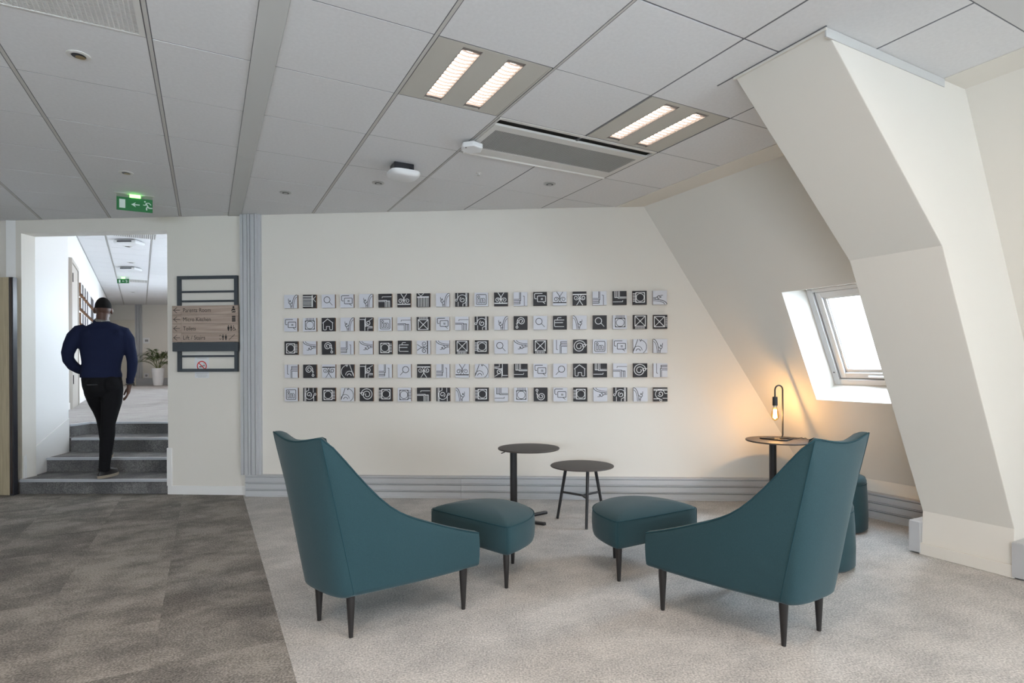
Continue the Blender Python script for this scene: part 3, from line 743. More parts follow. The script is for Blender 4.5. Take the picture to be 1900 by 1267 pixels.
def tile_mesh(name, x0, x1, y0, y1, z0, z1, m): return MB().box(x0, x1, y0, y1, z0, z1).mesh(name, m)
h = TS / 2
me_block = tile_mesh('block', -h, h, -0.024, 0, -h, h, m_cork)
me_fl = tile_mesh('face', -h, h, -0.0295, -0.0242, -h, h, m_face_l); me_fd = tile_mesh('face', -h, h, -0.0295, -0.0242, -h, h, m_face_d)
arts = {}
def art(code, dark):
    k = (code, dark)
    if k in arts: return arts[k]
    n, v = code[:-1], int(code[-1]); mb = MB()
    for i, st in enumerate(motif(n)):
        q = []
        for x, y in st:
            if v == 4: x = -x
            for _ in range(v % 4): x, y = -y, x
            q.append((max(-0.985, min(0.985, x)) * h, max(-0.985, min(0.985, y)) * h))
        wd = 0.085 if i % 2 == 0 else 0.07
        mb.ribbon(q, wd * h * (1.15 if dark else 1.0), -0.0297 - 0.00002 * i)
    arts[k] = mb.mesh('drawing', m_ink_l if dark else m_ink_d); return arts[k]
ORD = ['first', 'second', 'third', 'fourth', 'fifth', 'sixth', 'seventh', 'eighth', 'ninth', 'tenth', 'eleventh', 'twelfth', 'thirteenth', 'fourteenth', 'fifteenth', 'sixteenth', 'seventeenth', 'eighteenth', 'nineteenth', 'last']
ROW = ['top', 'second', 'middle', 'fourth', 'bottom']
for r, line in enumerate(GRID):
    for c, code in enumerate(line.split()):
        dark = code[-1] == 'D'; code = code[:-1]
        s = (-2.056 + 3.384 * c / 19) * 1.00205; z = 1.811 - 0.2164 * r - 0.0003 * c
        M = WM @ T(s + random.uniform(-.0015, .0015), -0.0005, z) @ Matrix.Rotation(random.uniform(-.006, .006), 4, 'Y')
        t = thing('art_tile', f"{'black' if dark else 'pale grey'} tile with {MNAME[code[:-1]]} drawing, {ORD[c]} from grey upright trunking, {ROW[r]} row", 'art tile', M, 'line-art tiles on the back wall')
        link('block', me_block, t); link('face', me_fd if dark else me_fl, t); link('drawing', art(code, dark), t)

# ------------------------------------------------------------------ wayfinding sign
SG = WM @ T(-2.868, 0, 0)            # x along the wall from the sign's middle, -y into room
t = thing('wayfinding_sign', 'slate metal frame sign with four wooden direction planks on the pier', 'sign', SG)
X = 0.2935
mb = MB(); mb.box(-X, -X + 0.030, -0.034, -0.004, 1.161, 2.064); mb.box(X - 0.030, X, -0.034, -0.004, 1.161, 2.064)
mb.box(-X + 0.03, X - 0.03, -0.034, -0.004, 2.035, 2.064); mb.box(-X + 0.03, X - 0.03, -0.034, -0.004, 1.161, 1.190)
mb.build('frame', m_slate, t, bevel=0.0015)
for z in (1.915, 1.826, 1.308): MB().box(-X + 0.01, X - 0.01, -0.030, -0.012, z - 0.009, z + 0.009).build('cross_bar', m_slate, t, bevel=0.0015)
PX0, PX1 = -0.3215, 0.3125
def text(body, x, z, y, height, width, m, parent, M):
    c = bpy.data.curves.new('lettering', 'FONT'); c.body = body; c.size = 1.0; c.extrude = 0
    o = bpy.data.objects.new('lettering_tmp', c); COL.objects.link(o)
    dg = bpy.context.evaluated_depsgraph_get(); me = bpy.data.meshes.new_from_object(o.evaluated_get(dg)); bpy.data.objects.remove(o)
    xs = [v.co.x for v in me.vertices]; a, b = min(xs), max(xs)
    k = height / 0.70
    for v in me.vertices:
        v.co = ((v.co.x - a) / (b - a) * width + x, y, v.co.y * k + z)
    me.name = 'lettering'; me.materials.clear(); me.materials.append(m)
    return link('lettering', me, parent, M)
def man(mb, x, z, k, Y, dress=False):
    mb.poly([(x + p[0] * k, z + p[1] * k) for p in circ(0, 0.42, 0.095, 12, close=True)], Y)
    mb.poly([(x + p[0] * k, z + p[1] * k) for p in ([(-0.17, 0.28), (-0.17, -0.02), (-0.10, -0.02), (-0.10, -0.5), (-0.01, -0.5), (-0.01, -0.05), (0.01, -0.05), (0.01, -0.5), (0.10, -0.5), (0.10, -0.02), (0.17, -0.02), (0.17, 0.28)] if not dress else [(-0.14, 0.28), (-0.22, -0.02), (-0.14, -0.04), (-0.2, -0.24), (-0.09, -0.24), (-0.09, -0.5), (0.09, -0.5), (0.09, -0.24), (0.2, -0.24), (0.14, -0.04), (0.22, -0.02), (0.14, 0.28)])], Y)
rows = [('Parents Room', 0.268), ('Micro Kitchen', 0.268), ('Toilets', 0.122), ('Lift / Stairs', 0.213)]
PH = 0.0856
for k, (txt, wd) in enumerate(rows):
    z1 = 1.781 - PH * k; z0 = z1 - PH + 0.0012; zc = (z0 + z1) / 2
    pl = MB().box(PX0 + 0.0885, PX1, -0.062, -0.036, z0, z1).build('plank', m_plank, t, bevel=0.0008)
    tab = MB().box(PX0, PX0 + 0.0875, -0.062, -0.036, z0, z1).build('arrow_tab', m_plank, t, bevel=0.0008)
    mb = MB(); mb.ribbon([(PX0 + 0.048, zc + 0.026), (PX0 + 0.014, zc), (PX0 + 0.048, zc - 0.026)], 0.0045, -0.0624); mb.ribbon([(PX0 + 0.016, zc), (PX0 + 0.078, zc)], 0.0045, -0.0625)
    mb.build('arrow', m_ink_d, tab)
    text(txt, PX0 + 0.108, zc - 0.019, -0.0624, 0.038, wd, m_ink_d, pl, SG)
    mb = MB(); Y = -0.0624
    if k == 0:
        x = PX1 - 0.038; mb.poly(circ(x, zc + 0.023, 0.010, 14, close=True), Y); mb.build('pictogram', m_ink_d, pl); mb = MB()
        mb.poly([(x - 0.011, zc + 0.010), (x + 0.011, zc + 0.010), (x + 0.020, zc - 0.004), (x + 0.008, zc - 0.008), (x - 0.004, zc - 0.003), (x - 0.016, zc - 0.012), (x - 0.022, zc - 0.018), (x - 0.018, zc - 0.002)], Y)
        mb.build('pictogram', m_ink_d, pl); mb = MB()
        mb.poly([(x + p[0], zc - 0.02 + p[1]) for p in [(-0.018, -0.006), (0.018, -0.006), (0.021, 0.010), (0.012, 0.004), (-0.004, 0.006), (-0.016, -0.001)]], Y); mb.poly(circ(x + 0.010, zc + 0.0, 0.005, 10, close=True), Y - 0.0002)
    elif k == 1:
        x = PX1 - 0.036; mb.poly([(x - 0.017, zc + 0.016), (x + 0.017, zc + 0.016), (x + 0.017, zc + 0.028), (x - 0.017, zc + 0.028)], Y)
        for q in range(3): mb.poly([(x - 0.017, zc - 0.026 + 0.0135 * q), (x + 0.017, zc - 0.026 + 0.0135 * q), (x + 0.017, zc - 0.015 + 0.0135 * q), (x - 0.017, zc - 0.015 + 0.0135 * q)], Y)
    elif k == 2:
        man(mb, PX1 - 0.087, zc, 0.052, Y, True); mb.build('pictogram', m_ink_d, pl); mb = MB(); man(mb, PX1 - 0.061, zc, 0.052, Y); mb.build('pictogram', m_ink_d, pl); mb = MB()
        x = PX1 - 0.034; mb.poly(circ(x - 0.004, zc + 0.021, 0.0045, 10, close=True), Y)
        mb.ribbon([(x - 0.004, zc + 0.014), (x - 0.003, zc - 0.004), (x + 0.010, zc - 0.005), (x + 0.017, zc - 0.021)], 0.0048, Y); mb.ribbon([(x - 0.003, zc + 0.006), (x + 0.009, zc + 0.005)], 0.004, Y - 0.0002)
        mb.ribbon(circ(x - 0.001, zc - 0.011, 0.012, 16, math.radians(100), math.radians(370)), 0.004, Y - 0.0003)
    else:
        man(mb, PX1 - 0.140, zc, 0.052, Y); mb.build('pictogram', m_ink_d, pl); mb = MB(); man(mb, PX1 - 0.112, zc, 0.052, Y, True); mb.build('pictogram', m_ink_d, pl); x = PX1 - 0.166
        for sg in (1, -1):
            mb = MB(); mb.ribbon([(x - 0.010, zc + 0.010 * sg), (x, zc + 0.022 * sg), (x + 0.010, zc + 0.010 * sg)], 0.0035, Y); mb.build('lift_arrow', m_ink_d, pl)
        mb = MB(); st_ = [(PX1 - 0.084, zc - 0.026)]
        for q in range(5): st_ += [(st_[-1][0] + 0.005, st_[-1][1])]; st_ += [(st_[-1][0] + 0.0001, st_[-1][1] + 0.0105)]; st_ += [(st_[-1][0] + 0.0065, st_[-1][1])]
        mb.ribbon(st_, 0.0035, Y)
    pg = mb.build('pictogram', m_ink_d, pl)
    if k == 2: pg['kind'] = 'stuff'
MB().box(PX0 + 0.003, PX1 + 0.002, -0.064, -0.036, 1.353, 1.4375).build('blank_strip', m_slate, t, bevel=0.001)
t = thing('no_smoking_notice', 'white no smoking notice on wall behind lower bars of sign frame', 'notice', WM @ T(-2.94, 0, 0))
MB().box(-0.069, 0.069, -0.0016, -0.0004, 1.103, 1.303).build('sheet', m_paper, t)
mb = MB(); mb.ribbon(circ(0, 1.215, 0.044, 32, close=True), 0.010, -0.0019, closed=True); mb.ribbon([(-0.031, 1.246), (0.031, 1.184)], 0.009, -0.0020); mb.build('prohibition_ring', m_red, t)
mb = MB()
mb.ribbon([(-0.026, 1.207), (0.012, 1.218)], 0.008, -0.0018); mb.ribbon([(0.015, 1.219), (0.028, 1.223)], 0.008, -0.0018); mb.ribbon([(0.02, 1.228), (0.026, 1.236), (0.014, 1.238)], 0.002, -0.0018); mb.ribbon([(-0.02, 1.2), (0.02, 1.207), (0.03, 1.216)], 0.002, -0.0018)
mb.build('cigarette', m_ink_d, t)
mb = MB()
for z, a in ((1.290, 0.048), (1.145, 0.058), (1.133, 0.05), (1.121, 0.055), (1.112, 0.04)): mb.ribbon([(-a, z), (a, z)], 0.0028, -0.0018)
sp = mb.build('small_print', m_doorgrey, t); sp['kind'] = 'stuff'

# ------------------------------------------------------------------ oak door leaf at the frame's edge
d = struct(MB().box(-5.75, -4.742, -0.135, -0.095, 0.006, 2.063).build('door_1', m_oak, M=WM, bevel=0.001))
MB().box(-4.741, -4.700, -0.138, -0.092, 0.006, 2.063).build('edge_strip', m_sock, d, M=WM, bevel=0.003)
MB().box(-4.728, -4.712, -0.1395, -0.137, 0.02, 2.055).build('seal_strip', mat('brown_seal_strip', (0.05, 0.035, 0.03, 1), 0.25), d, M=WM)

# ------------------------------------------------------------------ lounge chairs
PROFILE = [(0, 0.910), (0.025, 0.904), (0.07, 0.866), (0.156, 0.776), (0.29, 0.648), (0.40, 0.567), (0.52, 0.514), (0.76, 0.437), (0.92, 0.392), (1.0, 0.372)]
def interp(tab, t):
    for (a, x), (b, y) in zip(tab, tab[1:]):
        if t <= b: return x + (y - x) * (t - a) / (b - a)
    return tab[-1][1]
def smooth_prof(t): return (interp(PROFILE, max(0, t - 0.05)) + interp(PROFILE, t) * 2 + interp(PROFILE, min(1, t + 0.05))) / 4 if 0.03 < t < 0.97 else interp(PROFILE, t)
def chair(M, label):
    t = thing('lounge_chair', label, 'armchair', M, 'teal lounge chairs')
    half = []
    for k in range(17):                                       # front to rear corner
        s = 1 - k / 16
        bl = 0.016 * math.sin(math.pi * s)
        bx, by = 0.178 + (0.345 - 0.178) * s + bl, -0.015 + 0.615 * s
        tx, ty = 0.205 + (0.345 - 0.205) * s + bl * 1.2, -0.185 + 0.785 * s
        half.append(((bx, by), (tx, ty), smooth_prof(s)))
    for k in range(1, 8):                                     # rear corner to centre of the back
        q = k / 7; e = math.sin(q * math.pi / 2)
        a = q * math.pi / 2
        bx, by = 0.178 * math.cos(a) ** 0.75 if q < 1 else 0.0, -0.015 - 0.075 * math.sin(a) ** 0.8
        tx, ty = 0.205 * (1 - q), -0.185 - 0.022 * e
        half.append(((bx, by), (tx, ty), 0.912 - 0.026 * e ** 1.3))
    full = half + [((-b[0], b[1]), (-tp[0], tp[1]), z) for b, tp, z in reversed(half[:-1])]
    n = len(full)
    def nrm(i, w):
        a, b = full[max(0, i - 1)][w], full[min(n - 1, i + 1)][w]
        d = Vector((b[0] - a[0], b[1] - a[1])).normalized(); return Vector((d.y, -d.x))       # towards the seat
    sec = []; top = []
    for i, (b, tp, zt) in enumerate(full):
        nb, ntp = nrm(i, 0), nrm(i, 1)
        sd = b[0] / 0.345
        th = 0.062 if zt < 0.8 else 0.058
        def P(h, ins):
            x = b[0] + (tp[0] - b[0]) * h; y = b[1] + (tp[1] - b[1]) * h; nn = (nb * (1 - h) + ntp * h).normalized()
            return Vector((x + nn.x * ins, y + nn.y * ins))
        zb = 0.188 + 0.010 * max(0.0, (b[1]) / 0.6)
        Zf = lambda h: zb + 0.03 + (zt - zb - 0.03) * h
        ring = []
        p = P(0, 0.045); ring.append((p.x, p.y, zb)); p = P(0, 0.018); ring.append((p.x, p.y, zb + 0.004)); p = P(0, 0.003); ring.append((p.x, p.y, zb + 0.016))
        for hh in (0.0, 0.12, 0.25, 0.4, 0.55, 0.7, 0.84, 0.95):
            z = Zf(hh)
            if hh == 0.95: z = min(z, zt - 0.012)
            p = P(hh, -0.006 * math.sin(math.pi * hh)); ring.append((p.x, p.y, z))
        p = P(1, 0.002); ring.append((p.x, p.y, zt - 0.005)); top.append((p.x, p.y, zt - 0.003))
        p = P(1, 0.012); ring.append((p.x, p.y, zt + 0.001)); p = P(1, th * 0.55); ring.append((p.x, p.y, zt + 0.002)); p = P(1, th * 0.9); ring.append((p.x, p.y, zt - 0.007)); p = P(1, th); ring.append((p.x, p.y, zt - 0.022))
        zi = min(0.34, zt - 0.03)
        for w in (0.5, 1.0):
            z = (zt - 0.022) + (zi - zt + 0.022) * w; hh = (z - zb - 0.03) / (zt - zb - 0.03); p = P(hh, th + 0.008 * w); ring.append((p.x, p.y, z))
        p = P(0.1, th + 0.01); ring.append((p.x, p.y, zb + 0.04))
        sec.append(ring)
    mb = MB(); mb.rings(sec, True, True, closed=True)
    mb.add([s[0] for s in sec], [tuple(range(n))])
    shell = mb.build('shell', m_teal, t, smooth=50)
    MB().tube([top[i] for i in range(n)], 0.0035, 6).build('piping', m_pipe, shell, smooth=60)
    for ii in (16, n - 17):
        MB().tube([Vector(sec[ii][k]) for k in range(2, 12)], 0.0022, 6).build('seam', m_pipe, shell, smooth=60)
    inner = [s[-2] for s in sec]
    c = Vector((0, 0.24))
    poly = [(p[0] * 0.985, p[1]) for p in inner]; poly[0] = (poly[0][0], 0.585); poly[-1] = (poly[-1][0], 0.585)
    R = []
    for z, k in ((0.215, 0.99), (0.31, 1.0), (0.338, 0.985), (0.350, 0.93), (0.358, 0.7)): R.append([(c.x + (x - c.x) * k, c.y + (y - c.y) * k, z) for x, y in poly])
    MB().rings(R).build('seat_cushion', m_teal, t, smooth=50)
    for x, y in ((0.132, 0.0), (-0.132, 0.0), (0.300, 0.532), (-0.300, 0.532)):
        MB().lathe([(0.0095, 0.0), (0.010, 0.004), (0.0195, 0.17), (0.020, 0.215)], 16, c=(x, y, 0)).build('leg', m_legs, t, smooth=40)
    return t
chair(T(-0.823, 2.635, 0) @ RZ(math.radians(-41.0)), 'teal high-backed lounge chair beside the dark carpet seam, seen from behind')
chair(T(1.270, 2.521, 0) @ RZ(math.radians(31.7)), 'teal high-backed lounge chair in front of lamp table, seen from behind')


def ottoman(M, label, sg):
    t = thing('ottoman', label, 'footstool', M, 'half-moon teal footstools')
    L, D = 0.314, 0.43
    pl = []
    for k in range(33):
        a = math.pi * k / 32
        pl.append((L * math.copysign(abs(math.cos(a)) ** 0.9, math.cos(a)), 0.02 + (D - 0.02) * math.sin(a) ** 0.85))
    pl += [(-L + 0.008, 0.006), (-L + 0.022, 0.0)] + [(-L + 0.022 + (2 * L - 0.044) * k / 10, -0.004 * math.sin(math.pi * k / 10)) for k in range(1, 10)] + [(L - 0.022, 0.0), (L - 0.008, 0.006)]
    c = (0.0, 0.19)
    def ring(z, ins):
        o = []
        for x, y in pl:
            d = math.hypot(x - c[0], y - c[1]); k = max(0.0, 1 - ins / d); o.append((c[0] + (x - c[0]) * k, c[1] + (y - c[1]) * k, z))
        return o
    def sring(z, k): return [(c[0] + (x - c[0]) * k, c[1] + (y - c[1]) * k, z) for x, y in pl]
    R = [ring(0.186, 0.05), ring(0.187, 0.02), ring(0.196, 0.006), ring(0.215, 0.0), ring(0.26, -0.004), ring(0.31, -0.003), ring(0.338, 0.001), ring(0.344, 0.006), sring(0.355, 0.92), sring(0.370, 0.78), sring(0.381, 0.58), sring(0.387, 0.35), sring(0.389, 0.12)]
    b = MB().rings(R).build('body', m_teal, t, smooth=60)
    MB().tube(ring(0.341, 0.0015), 0.0032, 6, closed=True).build('piping', m_pipe, b, smooth=60)
    for x in (L - 0.008, -L + 0.008): MB().tube([(x * 1.004, 0.003, z) for z in (0.195, 0.23, 0.28, 0.34)], 0.0022, 6).build('seam', m_pipe, b)
    for x, y in ((0.270, 0.035), (-0.270, 0.035), (0.042 * sg, 0.345)):
        MB().lathe([(0.0095, 0.0), (0.010, 0.004), (0.018, 0.17), (0.0185, 0.21)], 16, c=(x, y, 0)).build('leg', m_legs, t, smooth=40)
ottoman(T(-0.262, 3.258, 0) @ RZ(math.radians(-41.5)), 'teal half-moon footstool partly behind arm of chair beside carpet seam', 1)
ottoman(T(0.843, 3.299, 0) @ RZ(math.radians(29.6)), 'teal half-moon footstool partly behind arm of chair near lamp table', -1)


def pouf(x, y, label):
    t = thing('pouf', label, 'pouf', T(x, y, 0), 'teal floor-standing poufs')
    MB().lathe([(0.15, 0.001), (0.185, 0.004), (0.205, 0.022), (0.207, 0.12), (0.203, 0.25), (0.198, 0.335), (0.196, 0.34)], 40).build('body', m_teal, t, smooth=50)
    MB().lathe([(0.196, 0.341), (0.197, 0.36), (0.188, 0.385), (0.15, 0.402), (0.08, 0.41), (0.01, 0.412)], 40).build('cushion', m_teal, t, smooth=60)
    MB().tube([(p[0], p[1], 0.3405) for p in circ(0, 0, 0.1965, 40, close=True)], 0.003, 6, closed=True).build('piping', m_pipe, t)
pouf(1.842, 3.475, 'teal round pouf just behind the chair by the lamp, nearer one')
pouf(2.388, 4.235, 'teal round pouf by the grey skirting behind the chair, farther one')


# ------------------------------------------------------------------ side tables
def table_top(t, r, z, th=0.012):
    MB().lathe([(r - 0.004, z - th), (r - 0.001, z - th + 0.002), (r, z - 0.004), (r - 0.002, z - 0.0005), (r - 0.006, z)], 64).build('table_top', m_top, t, smooth=30)
t = thing('side_table', 'tall round black side table on a single post and forked foot', 'side table', T(0.126, 4.45, 0))
table_top(t, 0.239, 0.568)
MB().tube([(-0.118, 0.0, 0.012), (-0.118, 0.0, 0.557)], 0.0275, 20).build('post', m_black, t, smooth=40)
MB().lathe([(0.06, 0.548), (0.06, 0.556)], 20, c=(-0.118, 0, 0)).build('mounting_plate', m_black, t)
for e in ((0.145, 0.21), (0.115, -0.13)):
    a = Vector((-0.125, 0.01 if e[1] > 0 else -0.01)); b = Vector(e); d = (b - a).normalized(); nn = Vector((-d.y, d.x)) * 0.021
    q = [a - nn, b - nn * 0.95, b + d * 0.012, b + nn * 0.95, a + nn]
    MB().prism([(p.x, p.y) for p in q], 0.0, 0.020).build('foot', m_black, t, bevel=0.005)
MB().tube([(-0.118, 0, 0.545), (-0.175, -0.03, 0.543), (-0.212, -0.05, 0.530)], 0.004, 8).build('lever', m_black, t)

t = thing('side_table', 'low round black side table with three splayed legs and Y stretcher', 'side table', T(0.534, 4.40, 0))
table_top(t, 0.243, 0.437, 0.008)
legs = [((0.03, -0.105), (0.006, -0.20)), ((-0.115, 0.055), (-0.183, 0.10)), ((0.105, 0.055), (0.183, 0.10))]
for a, b in legs: MB().tube([(a[0], a[1], 0.43), (b[0], b[1], 0.003)], [0.0125, 0.0105], 12).build('leg', m_black, t, smooth=40)
for a, b in legs:
    k = 0.5; p = (a[0] * k + b[0] * (1 - k), a[1] * k + b[1] * (1 - k), 0.215)
    MB().tube([(0, 0, 0.205), p], 0.0085, 8).build('stretcher', m_black, t, smooth=40)

t = thing('side_table', 'round dark side table on a single post carrying the lamp', 'side table', T(2.156, 4.62, 0))
table_top(t, 0.257, 0.595)
MB().tube([(-0.055, 0.0, 0.012), (-0.055, 0.0, 0.585)], 0.0275, 20).build('post', m_black, t, smooth=40)
MB().lathe([(0.06, 0.575), (0.06, 0.583)], 20, c=(-0.055, 0, 0)).build('mounting_plate', m_black, t)
for e in ((-0.03, 0.20), (-0.19, 0.10)):
    a = Vector((-0.06, 0.01 if e[1] > 0 else -0.01)); b = Vector(e); d = (b - a).normalized(); nn = Vector((-d.y, d.x)) * 0.021
    MB().prism([((a - nn).x, (a - nn).y), ((b - nn).x, (b - nn).y), ((b + nn).x, (b + nn).y), ((a + nn).x, (a + nn).y)], 0.0, 0.02).build('foot', m_black, t, bevel=0.005)

# table lamp
Z = 0.595
t = thing('table_lamp', 'black wire table lamp with glowing bare bulb on round side table', 'table lamp', T(2.156, 4.62, Z) @ Matrix.Scale(1.027, 4))
pts = [(0.010, 0.075, 0.0065), (0.048, 0.065, 0.0065)]
fr = [(-0.135, 0.055, 0.0065), (0.0, -0.095, 0.0065), (0.125, 0.035, 0.0065)]
stem = [(0.030, 0.060, 0.0065), (0.045, 0.058, 0.012), (0.051, 0.056, 0.030), (0.052, 0.055, 0.39)]
arch = [(0.052 - 0.036 + 0.036 * math.cos(math.pi * k / 8), 0.055 - 0.012 * (1 - math.cos(math.pi * k / 8)), 0.39 + 0.036 * math.sin(math.pi * k / 8)) for k in range(1, 9)]
sx, sy = -0.020, 0.031
MB().tube([(-0.005, 0.075, 0.0065), (-0.06, 0.085, 0.0065), (-0.128, 0.058, 0.0065), (-0.130, 0.050, 0.0065), (-0.008, -0.088, 0.0065), (0.008, -0.090, 0.0065), (0.118, 0.026, 0.0065), (0.118, 0.036, 0.0065), (0.03, 0.060, 0.0065)], 0.0062, 10, closed=False).build('base_frame', m_black, t, smooth=50)
MB().tube(stem + arch + [(sx, sy, 0.335)], 0.0062, 10).build('stem', m_black, t, smooth=50)
MB().lathe([(0.008, 0.338), (0.0195, 0.335), (0.0195, 0.268), (0.017, 0.266)], 20, c=(sx, sy, 0)).build('socket', m_black, t, smooth=30)
MB().lathe([(0.015, 0.267), (0.0155, 0.262), (0.015, 0.252)], 16, c=(sx, sy, 0)).build('bulb_cap', m_chrome, t, smooth=30)
bl = MB().lathe([(0.0145, 0.252), (0.018, 0.238), (0.0265, 0.218), (0.0305, 0.195), (0.029, 0.175), (0.020, 0.157), (0.006, 0.148), (0.001, 0.147)], 24, c=(sx, sy, 0)).build('bulb', m_bulbglass, t, smooth=60)
fil = []
for k in range(5):
    a = 2 * math.pi * k / 5; fil += [(sx + 0.010 * math.cos(a), sy + 0.010 * math.sin(a), 0.235), (sx + 0.014 * math.cos(a + 0.5), sy + 0.014 * math.sin(a + 0.5), 0.17)]
MB().tube(fil, 0.0025, 6).build('filament', m_filament, bl)
MB().tube([(0.118, 0.03, 0.004), (0.15, 0.03, 0.004), (0.175, 0.05, 0.004), (0.19, 0.035, 0.010), (0.205, 0.03, 0.004), (0.235, 0.07, 0.003), (0.253, 0.085, 0.0), (0.262, 0.09, -0.1), (0.262, 0.09, -0.60)], 0.0028, 8).build('cord', m_black, t)
l = bpy.data.lights.new('bulb_light', 'POINT'); l.energy = 10; l.color = (1.0, 0.62, 0.28); l.shadow_soft_size = 0.012
lo = bpy.data.objects.new('bulb_light', l); lo.location = (sx, sy, 0.195); COL.objects.link(lo); lo.parent = t

# ------------------------------------------------------------------ stairs and corridor
LZ, CZ = 0.561, 3.50
st = struct(thing('staircase', 'four grey carpeted steps with pale metal nosings rising through the opening', 'stairs'))
del st['category']
NO = [(5.475, 0.135), (5.89, 0.277), (6.33, 0.425), (6.76, 0.561)]
LX = [-4.735, -4.80, -4.885]
for k, (y, z) in enumerate(NO):
    y1 = NO[k + 1][0] + 0.03 if k < 3 else None
    sl = -0.012
    def yy(x): return y + sl * (x + 4.0)
    if k < 3:
        xl = LX[k] if k < 2 else -5.6
        poly = [(xl, yy(xl)), (-2.95, yy(-2.95)), (-2.95, y1), (xl, y1)]
        if k == 0: poly = [(xl, yy(xl)), (-2.95, yy(-2.95)), (-2.95, y1), (-5.3, y1), (-5.3, 5.74), (xl, 5.74)]
        if k == 1: poly = [(-5.3, yy(-5.3)), (-2.95, yy(-2.95)), (-2.95, y1), (-5.3, y1)]
        s = MB().prism(poly, 0.0 if k == 0 else NO[k - 1][1] - 0.02, z).build('step', m_carpet_s, st)
        xn0, xn1 = (xl if k < 2 else -4.875), -2.95
        mb = MB(); mb.prism([(xn0, yy(xn0) - 0.012), (xn1, yy(xn1) - 0.012), (xn1, yy(xn1) + 0.022), (xn0, yy(xn0) + 0.022)], z - 0.002, z + 0.003)
        mb.prism([(xn0, yy(xn0) - 0.014), (xn1, yy(xn1) - 0.014), (xn1, yy(xn1) - 0.004), (xn0, yy(xn0) - 0.004)], z - 0.020, z + 0.003)
        mb.build('nosing', m_nosing, s)
RW = Vector((-1.6, 6.2, 0))
def Lc(y): return -6.672 - 0.648 * (y - 8.573)
land = [(-4.995, 6.47), (-4.985, 6.765), (-2.95, 6.74), (-2.95, 5.6), (-1.0, 5.45), (RW.x, RW.y), (RW.x - 0.648 * 15.2, RW.y + 15.2), (Lc(21.4), 21.4), (Lc(6.4), 6.4)]
fl2 = struct(MB().prism(land, 0.02, LZ).build('floor_corridor', carpet('corridor_carpet', (0.24, 0.235, 0.235, 1), (0.34, 0.335, 0.33, 1), (0.46, 0.45, 0.44, 1), cut=0.44, stretch=5)))
mb = MB(); mb.prism([(-4.985, 6.752), (-2.95, 6.727), (-2.95, 6.765), (-4.985, 6.79)], LZ - 0.018, LZ + 0.004)
mb.prism([(-4.983, 6.46), (-4.973, 6.755), (-5.01, 6.765), (-5.02, 6.46)], LZ - 0.018, LZ + 0.004)
mb.build('nosing', m_nosing, fl2)
mb = MB(); mb.prism([(-4.99, 6.47), (-4.98, 6.76), (-2.95, 6.735), (-2.95, 6.75), (-4.99, 6.775), (-5.005, 6.47)], 0.41, LZ - 0.002); mb.build('riser', m_carpet_s, fl2)
# stair side wall and its raking skirting
sd = Vector((-0.157, 0.77)).normalized(); A = Vector((-4.738, 5.548)); B = Vector((-4.888, 6.31)); nn = Vector((-sd.y, sd.x))
q = [A, B, B + nn * 0.14, A + nn * 0.14]
struct(MB().prism([(p.x, p.y) for p in q], 0, 3.2).build('wall_stair', m_white, bevel=0.003))
def onw(s, off): p = A + sd * s - nn * off; return (p.x, p.y)
mb = MB(); e0, e1 = -0.008, 0.775
rk = [(e0, 0.0), (e1, 0.0), (e1, 0.655), (e0, 0.350)]
vs = [(*onw(s, 0.0), z) for s, z in rk] + [(*onw(s, 0.011), z) for s, z in rk]
mb.add(vs, [(0, 1, 2, 3), (7, 6, 5, 4), (0, 4, 5, 1), (1, 5, 6, 2), (2, 6, 7, 3), (3, 7, 4, 0)])
struct(mb.build('baseboard_stair', m_white, bevel=0.002))
# corridor shell (frame K: x along the corridor, y to its left)
KA = Vector((Lc(5.9), 5.9, 0)); ang = math.atan2(CD.y, CD.x)
KM2 = T(KA.x, KA.y, 0) @ RZ(ang)
LEN = 18.4
struct(MB().box(0, LEN, 0, 0.12, 0, CZ + 0.1).build('wall_corridor', m_white, M=KM2))
struct(MB().box(3.0, LEN, -0.012, 0, LZ, LZ + 0.10).build('baseboard_corridor', m_white, M=KM2, bevel=0.002))
RM = T(RW.x, RW.y, 0) @ RZ(ang)
mb = MB()
xs = [-0.78, 0.9, 4.3, 5.5, 8.9, 10.1, 13.5, 18.6]
for k in range(0, 7):
    if k % 2 == 0: mb.box(xs[k], xs[k + 1], -0.12, 0, 0, CZ + 0.1)
    else: mb.box(xs[k], xs[k + 1], -0.12, 0, 0, 1.97); mb.box(xs[k], xs[k + 1], -0.12, 0, 2.25, CZ + 0.1)
struct(mb.build('wall_corridor_side', m_white, M=RM))
FY = 21.0
struct(MB().box(-16.5, -9.5, FY, FY + 0.12, 0, CZ + 0.1).build('wall_corridor_end', m_wall))
struct(MB().box(-15.5, -13.77, FY - 0.05, FY - 0.005, LZ, 2.94).build('door_2', mat('cream_door', (0.66, 0.62, 0.54, 1), 0.6)))
FT = T(0, FY, LZ)
P = trunk_prof(0.25, 0.06)
struct(MB().rings([[(-13.76, y, z) for y, z in P], [(-9.6, y, z) for y, z in P]]).build('baseboard_corridor_end', m_trunk, M=FT))
mb = MB()
for k, (a, b) in enumerate(((-13.78, -13.745), (-13.735, -13.69), (-13.68, -13.64), (-13.63, -13.585), (-13.575, -13.55))): mb.box(a, b, -0.06 if k % 2 == 0 else -0.045, 0, 0.25, CZ - LZ)
struct(mb.build('trim_6', m_trunk, M=FT))
t = thing('thermostat', 'small white thermostat on far corridor wall above the palm', 'thermostat', T(-13.40, FY, 2.18))
MB().box(-0.11, 0.11, -0.03, -0.001, -0.10, 0.10).build('case', m_plastic, t, bevel=0.006); MB().box(-0.04, 0.08, -0.032, -0.030, -0.04, 0.04).build('display', m_perf, t)
